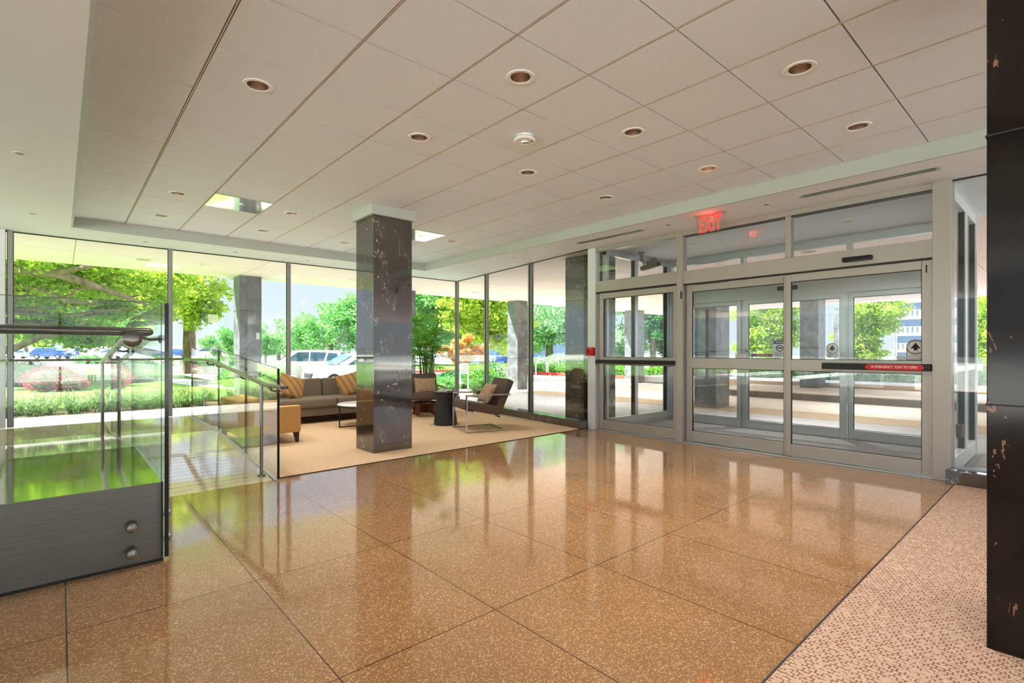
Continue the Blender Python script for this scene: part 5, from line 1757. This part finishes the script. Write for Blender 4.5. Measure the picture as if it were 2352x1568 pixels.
# ---- cars
def make_car(kind, paint, label, loc, rz, group=None):
    c = thing('car', label, 'car', (0, 0, 0), 0, group)
    if kind == 'suv':
        Lc, Wd, hh = 4.9, 1.95, 1.85
        body = [(-2.42, .35), (-2.45, .75), (-2.40, 1.08), (1.15, 1.10), (2.20, 1.02), (2.42, .90), (2.47, .55), (2.40, .32)]
        cab = [(-2.38, 1.06), (-2.15, 1.72), (-1.9, 1.80), (.25, 1.82), (.55, 1.76), (1.30, 1.08)]
        win = [[(-2.12, 1.16), (-1.98, 1.62), (-1.50, 1.66), (-1.35, 1.16)], [(-1.25, 1.16), (-1.38, 1.67), (-.50, 1.70), (-.48, 1.16)], [(-.40, 1.16), (-.42, 1.70), (.22, 1.68), (.92, 1.16)]]
        wr, wx = .38, (-1.50, 1.52)
    elif kind == 'crossover':
        Lc, Wd, hh = 4.6, 1.88, 1.65
        body = [(-2.25, .34), (-2.3, .8), (-2.2, 1.0), (1.0, 1.06), (1.85, .98), (2.2, .82), (2.28, .5), (2.2, .3)]
        cab = [(-2.15, 1.0), (-1.7, 1.50), (-1.2, 1.60), (0, 1.64), (.35, 1.56), (1.25, 1.04)]
        win = [[(-1.75, 1.1), (-1.45, 1.42), (-.95, 1.50), (-.9, 1.1)], [(-.8, 1.1), (-.82, 1.51), (.0, 1.54), (.75, 1.1)]]
        wr, wx = .35, (-1.35, 1.42)
    else:
        Lc, Wd, hh = 4.7, 1.82, 1.45
        body = [(-2.3, .30), (-2.36, .62), (-2.25, .92), (-1.6, .96), (1.0, .92), (1.95, .80), (2.3, .66), (2.36, .45), (2.3, .27)]
        cab = [(-1.85, .94), (-1.1, 1.36), (-.5, 1.43), (.1, 1.42), (.35, 1.36), (1.15, .92)]
        win = [[(-1.5, 1.0), (-1.0, 1.29), (-.45, 1.34), (-.42, 1.0)], [(-.34, 1.0), (-.36, 1.34), (.1, 1.33), (.85, 1.0)]]
        wr, wx = .33, (-1.38, 1.42)
    w = Wd / 2
    bm = new()
    def arch(pts):
        # lower edge with wheel arches, drawn from front to back
        out = list(pts)
        zb = .28
        for cxx in (wx[1], wx[0]):
            for i in range(9):
                a = PI * i / 8
                out.append((cxx + (wr + .07) * math.cos(a), max(zb, wr + (wr + .07) * math.sin(a) - .02)))
        return out
    side = arch(body)
    prism(bm, [(x, -w, z) for x, z in side], (0, Wd, 0), .035)
    obj('body', bm, paint, c)
    bm = new()
    vs = prism(bm, [(x, -w + .06, z) for x, z in cab], (0, Wd - .12, 0))
    zc0 = min(z for _, z in cab)
    for v in vs:
        k_ = 1 - .16 * (v.co.z - zc0) / (max(z for _, z in cab) - zc0)
        v.co.y *= k_
    _bev(bm, vs, .03, 2)
    obj('roof', bm, paint, c)
    zc1 = max(z for _, z in cab)
    def yk(z):
        return (w - .06) * (1 - .16 * (z - zc0) / (zc1 - zc0))
    for s in (-1, 1):
        for q in win:
            bm = new()
            a = [(x, s * (yk(z) + .004), z) for x, z in q]
            prism(bm, a, (0, s * .004, 0))
            obj('side_window', bm, M['car_glass'], c, sm=False)
    fz = cab[-1]; fz2 = cab[-2]
    bm = new()
    a0, a1 = Vector((fz[0] - .05, 0, fz[1] + .06)), Vector((fz2[0] + .06, 0, fz2[1] - .03))
    nrm = Vector((fz[1] * 0 + (fz2[1] - fz[1]), 0, (fz[0] - fz2[0]))).normalized() * .035
    prism(bm, [a0 + nrm + Vector((0, -yk(a0.z) + .08, 0)), a0 + nrm + Vector((0, yk(a0.z) - .08, 0)), a1 + nrm + Vector((0, yk(a1.z) - .06, 0)), a1 + nrm + Vector((0, -yk(a1.z) + .06, 0))], nrm * .2)
    obj('windscreen', bm, M['car_glass'], c, sm=False)
    rzp, rz2 = cab[0], cab[1]
    a0, a1 = Vector((rzp[0] + .04, 0, rzp[1] + .1)), Vector((rz2[0] - .03, 0, rz2[1] - .04))
    nrm = Vector((-(rz2[1] - rzp[1]), 0, rz2[0] - rzp[0])).normalized() * .03
    bm = new()
    prism(bm, [a0 + nrm + Vector((0, -yk(a0.z) + .1, 0)), a0 + nrm + Vector((0, yk(a0.z) - .1, 0)), a1 + nrm + Vector((0, yk(a1.z) - .08, 0)), a1 + nrm + Vector((0, -yk(a1.z) + .08, 0))], nrm * .2)
    obj('rear_window', bm, M['car_glass'], c, sm=False)
    for x in wx:
        for s in (-1, 1):
            Mx = Matrix.Rotation(R(-90 * s), 4, 'X')
            bm = new(); lathe(bm, [(wr * .62, .0), (wr * .96, .0), (wr, .04), (wr, .17), (wr * .96, .2), (wr * .6, .2)], 28, (x, s * (w - .21), wr), True, Mx); tw = obj('wheel', bm, M['tyre'], c)
            bm = new()
            lathe(bm, [(wr * .66, .195), (wr * .60, .212), (wr * .54, .20)], 28, (x, s * (w - .21), wr), False, Mx)
            lathe(bm, [(.001, .214), (wr * .16, .21), (wr * .18, .2)], 16, (x, s * (w - .21), wr), False, Mx)
            for k_ in range(5):
                a = 2 * PI * k_ / 5
                p0 = Vector((x, s * (w - .002), wr)); q0 = p0 + Vector((math.cos(a), 0, math.sin(a))) * wr * .6
                tube(bm, [p0, q0], .028, 6)
            obj('hubcap', bm, M['wheel_rim'], tw)
    front = max(p[0] for p in body)
    for s in (-1, 1):
        bm = new(); box(bm, front - .22, front - .03, s * (w - .34) - .2, s * (w - .34) + .2, .66 if kind != 'sedan' else .56, .80 if kind != 'sedan' else .68, .03); obj('headlight', bm, M['wheel_rim'], c)
        bm = new(); box(bm, .95 if kind != 'sedan' else .75, 1.12 if kind != 'sedan' else .92, s * (w + .08) - .09, s * (w + .08) + .06, 1.08 if kind != 'sedan' else .95, 1.22 if kind != 'sedan' else 1.06, .03); obj('wing_mirror', bm, paint, c)
    bm = new(); box(bm, front - .05, front + .012, -w * .5, w * .5, .50, .72, .02); obj('grille', bm, M['tyre'], c)
    c.location = loc
    c.rotation_euler = (0, 0, rz)
    return c
def car_at(kind, paint, label, px, d, z, heading, group=None):
    b = pol(px, d)
    # heading: 0 = nose to the right in the picture, 180 = nose to the left
    return make_car(kind, M[paint], label, (b[0], b[1], z), YAW - R(90) + R(heading), group)
car_at('suv', 'car_white', 'white sport utility car with blue-tinted windows parked outside behind the sofa', 700, 30.5, -.505, 190)
car_at('crossover', 'car_teal', 'pale car with its bonnet showing in front of the white one, behind the striped pillow', 815, 25.0, -.505, 222)
car_at('sedan', 'car_silver', 'silver saloon car parked across the lawn, seen under the near handrail', 262, 58, .165, 182)
for px, d, kd, pt, w in ((400, 66, 'sedan', 'car_blue', 'blue car across the lawn right of the thick tree trunk\'s left side'), (478, 62, 'crossover', 'car_white', 'white car across the street right of the thick tree trunk'), (516, 78, 'sedan', 'car_blue', 'dark blue car parked left of the grey outdoor column'),
                       (120, 72, 'crossover', 'car_blue', 'blue car far across the lawn beside the walking person'), (350, 70, 'suv', 'car_silver', 'grey car far across the street left of the window mullion'), (20, 75, 'sedan', 'car_silver', 'distant silver car at the far left')):
    car_at(kd, pt, w, px, d, .168, 180 if px % 3 else 5)
for px, d, w in ((1985, 41, 'silver car seen low through the right sliding leaf, leftmost one'), (2118, 41, 'silver car seen low through the right sliding leaf, rightmost one')):
    car_at('sedan', 'car_silver', w, px, d, -1.0, 178)
car_at('suv', 'car_blue', 'dark blue car parked behind the front garden, right of the orange maple', 1150, 64, -.3, 100)
car_at('sedan', 'car_blue', 'dark blue car parked beyond the pale tree across the drive', 1215, 70, -.3, 90)

# ---- walking person far across the lawn
def person(px, d, z):
    b = pol(px, d)
    t = thing('person', 'person in blue walking along the far side of the lawn', 'person', (b[0], b[1], z), YAW + R(90))
    me = bpy.data.meshes.new('body')
    P = [(0, 0, .92), (0, 0, 1.15), (0, 0, 1.40), (0, 0, 1.52), (.01, 0, 1.66),
         (.0, .17, 1.40), (.10, .22, 1.14), (.26, .22, .98), (.0, -.17, 1.40), (-.12, -.22, 1.14), (-.10, -.22, .90),
         (.0, .09, .88), (.20, .10, .50), (.28, .10, .09), (.40, .10, .05), (.0, -.09, .88), (-.12, -.10, .50), (-.36, -.10, .14), (-.26, -.10, .06)]
    E = [(0, 1), (1, 2), (2, 3), (3, 4), (2, 5), (5, 6), (6, 7), (2, 8), (8, 9), (9, 10), (0, 11), (11, 12), (12, 13), (13, 14), (0, 15), (15, 16), (16, 17), (17, 18)]
    me.from_pydata(P, E, [])
    o = bpy.data.objects.new('body', me)
    COL.objects.link(o)
    o.parent = t
    o.modifiers.new('skin', 'SKIN')
    rad = [.13, .14, .15, .055, .10, .06, .045, .035, .06, .045, .035, .085, .06, .045, .035, .085, .06, .045, .035]
    for v, r in zip(me.skin_vertices[0].data, rad):
        v.radius = (r, r)
    me.skin_vertices[0].data[0].use_root = True
    md = o.modifiers.new('subd', 'SUBSURF'); md.levels = 1; md.render_levels = 1
    me.materials.append(M['cloth_blue'])
    bm = new(); bmesh.ops.create_uvsphere(bm, u_segments=16, v_segments=10, radius=.115, matrix=Matrix.Translation((.02, 0, 1.66)) @ Matrix.Diagonal((1, .85, 1.15, 1)))
    bm.transform(parent_world(t)); obj('head', bm, M['skin'], t)
    bm = new(); bmesh.ops.create_uvsphere(bm, u_segments=16, v_segments=10, radius=.125, matrix=Matrix.Translation((-.01, 0, 1.70)) @ Matrix.Diagonal((1, .9, .95, 1)))
    bm.transform(parent_world(t)); obj('hair', bm, M['darkwood'], t)
person(178, 56, .17)

# ---- bike racks, lawn sign, bollards
for i, (px, w) in enumerate(((1243, 'white hoop bike rack at the drive, left one'), (1271, 'white hoop bike rack at the drive, right one'))):
    b = pol(px, 27)
    t = thing('bike_rack', w, 'bike rack', (b[0], b[1], -.03), YAW - R(90), 'white bike racks')
    bm = new(); pts = [(-.28, 0, 0), (-.28, 0, .62)] + [(-.28 * math.cos(PI * k / 8), 0, .62 + .22 * math.sin(PI * k / 8)) for k in range(1, 8)] + [(.28, 0, .62), (.28, 0, 0)]
    tube(bm, pts, .035, 10); bm.transform(parent_world(t)); obj('hoop', bm, M['white_plastic'], t)
b = pol(1066, 15.5)
t = thing('lawn_sign', 'white notice board on two legs in the front garden grass', 'sign', (b[0], b[1], 0), YAW - R(90))
for s in (-1, 1):
    bm = new(); box(bm, s * .12 - .02, s * .12 + .02, -.02, .02, 0, .62, .003); bm.transform(parent_world(t)); obj('leg', bm, M['white_plastic'], t)
bm = new(); box(bm, -.13, .13, -.03, -.015, .55, .86, .005); bm.transform(parent_world(t)); obj('sign_board', bm, M['white_plastic'], t)
bm = new()
for k in range(4):
    box(bm, -.10, .10, -.032, -.0305, .60 + .06 * k, .622 + .06 * k)
bm.transform(parent_world(t)); obj('printed_lines', bm, M['car_silver'], t, sm=False)
for i, (px, d, w) in enumerate(((407, 30, 'white post on the lawn just right of the first window mullion'), (519, 27, 'white post on the lawn left of the grey outdoor column'))):
    b = pol(px, d)
    bm = new(); box(bm, b[0] - .12, b[0] + .12, b[1] - .12, b[1] + .12, .04, .98, .02)
    tag(obj('lawn_post', bm, M['white_plastic']), w, 'post', 'white lawn posts')

# ---- street lamp and far building
b = pol(2056, 60)
t = thing('street_lamp', 'tall globe lamp post in front of the balconied building', 'street lamp', (b[0], b[1], -1))
bm = new(); lathe(bm, [(.12, -1), (.09, 0), (.06, 6.1)], 12, (b[0], b[1], 0)); obj('pole', bm, M['mull'], t)
bm = new(); bmesh.ops.create_uvsphere(bm, u_segments=20, v_segments=12, radius=.36, matrix=Matrix.Translation((b[0], b[1], 6.35))); obj('lamp_globe', bm, M['lamp_globe'], t)
t = thing('building', 'pale building with rows of slatted white balconies far beyond the trees', 'building', (120, 0, -1))
bm = new(); box(bm, 120, 135, -40, 24, -1, 34); obj('facade', bm, M['building_glass'], t, sm=False)
for fl in range(10):
    z = 1.6 + fl * 3.1
    bm = new(); box(bm, 118.6, 120.2, -40.2, 24.2, z - .5, z); obj('balcony_slab', bm, M['building'], t, sm=False)
    bm = new()
    yy = -40
    while yy < 24:
        box(bm, 118.5, 118.62, yy, yy + .42, z, z + 1.15)
        yy += .72
    box(bm, 118.48, 118.64, -40, 24, z + 1.1, z + 1.2)
    obj('balcony_rail', bm, M['building'], t, sm=False)
bm = new()
yy = -40
while yy < 24:
    box(bm, 119.6, 120.1, yy, yy + .35, -1, 32)
    yy += 5.3
obj('facade_piers', bm, M['building'], t, sm=False)
t = thing('building', 'low blue-grey glass building far behind the front garden', 'building', (45, 62, -1))
q = [pol(1040, 75), pol(1320, 75), pol(1320, 90), pol(1040, 90)]
bm = new(); prism(bm, [(a, b_, -1) for a, b_ in q], (0, 0, 3.4)); obj('facade', bm, M['building_glass'], t, sm=False)
bm = new(); prism(bm, [(a, b_, 2.4) for a, b_ in q], (0, 0, .5)); obj('roof_band', bm, M['building'], t, sm=False)
t = thing('building', 'low white wall and buildings far across the street at the left', 'building', (*pol(300, 110), 0))
q = [pol(-300, 110), pol(620, 110), pol(620, 116), pol(-300, 116)]
bm = new(); prism(bm, [(a, b_, 0) for a, b_ in q], (0, 0, 2.4)); obj('facade', bm, M['building'], t, sm=False)

# added fill lamps with flush fittings, brightening canopy, forecourt and garden walk
for x, y, wz in ((9.2, 8.0, 'paving just past the angled windows'), (9.2, 3.0, 'paving right outside the sliding doors'), (9.2, -2.0, 'paving right of the entrance'), (13.0, 8.0, 'driveway, left one'), (13.0, 3.0, 'driveway, right one'),
                 (17, 9, 'far side of the drive'), (17, 1.5, 'island walk'), (8.6, 11.2, 'garden corner of the forecourt'), (13.2, 11.2, 'canopy edge at the drive'), (5.0, 11.15, 'garden walk behind the palm'),
                 (2.1, 11.15, 'garden walk beside the outdoor column'), (-1.2, 11.15, 'garden walk at the left'), (-4, 11.15, 'garden walk beyond the left edge')):
    bm = new(); lathe(bm, [(.09, -.006), (.11, -.004), (.115, .002)], 28, (x, y, 2.859)); tag(obj('canopy_light', bm, M['cone']), 'added canopy fill light over the %s' % wz, 'canopy light', 'added forecourt fill lights')
    spot(x, y, 2.84, 300, (1, .95, .88), 112, 'canopy_fill_lamp')
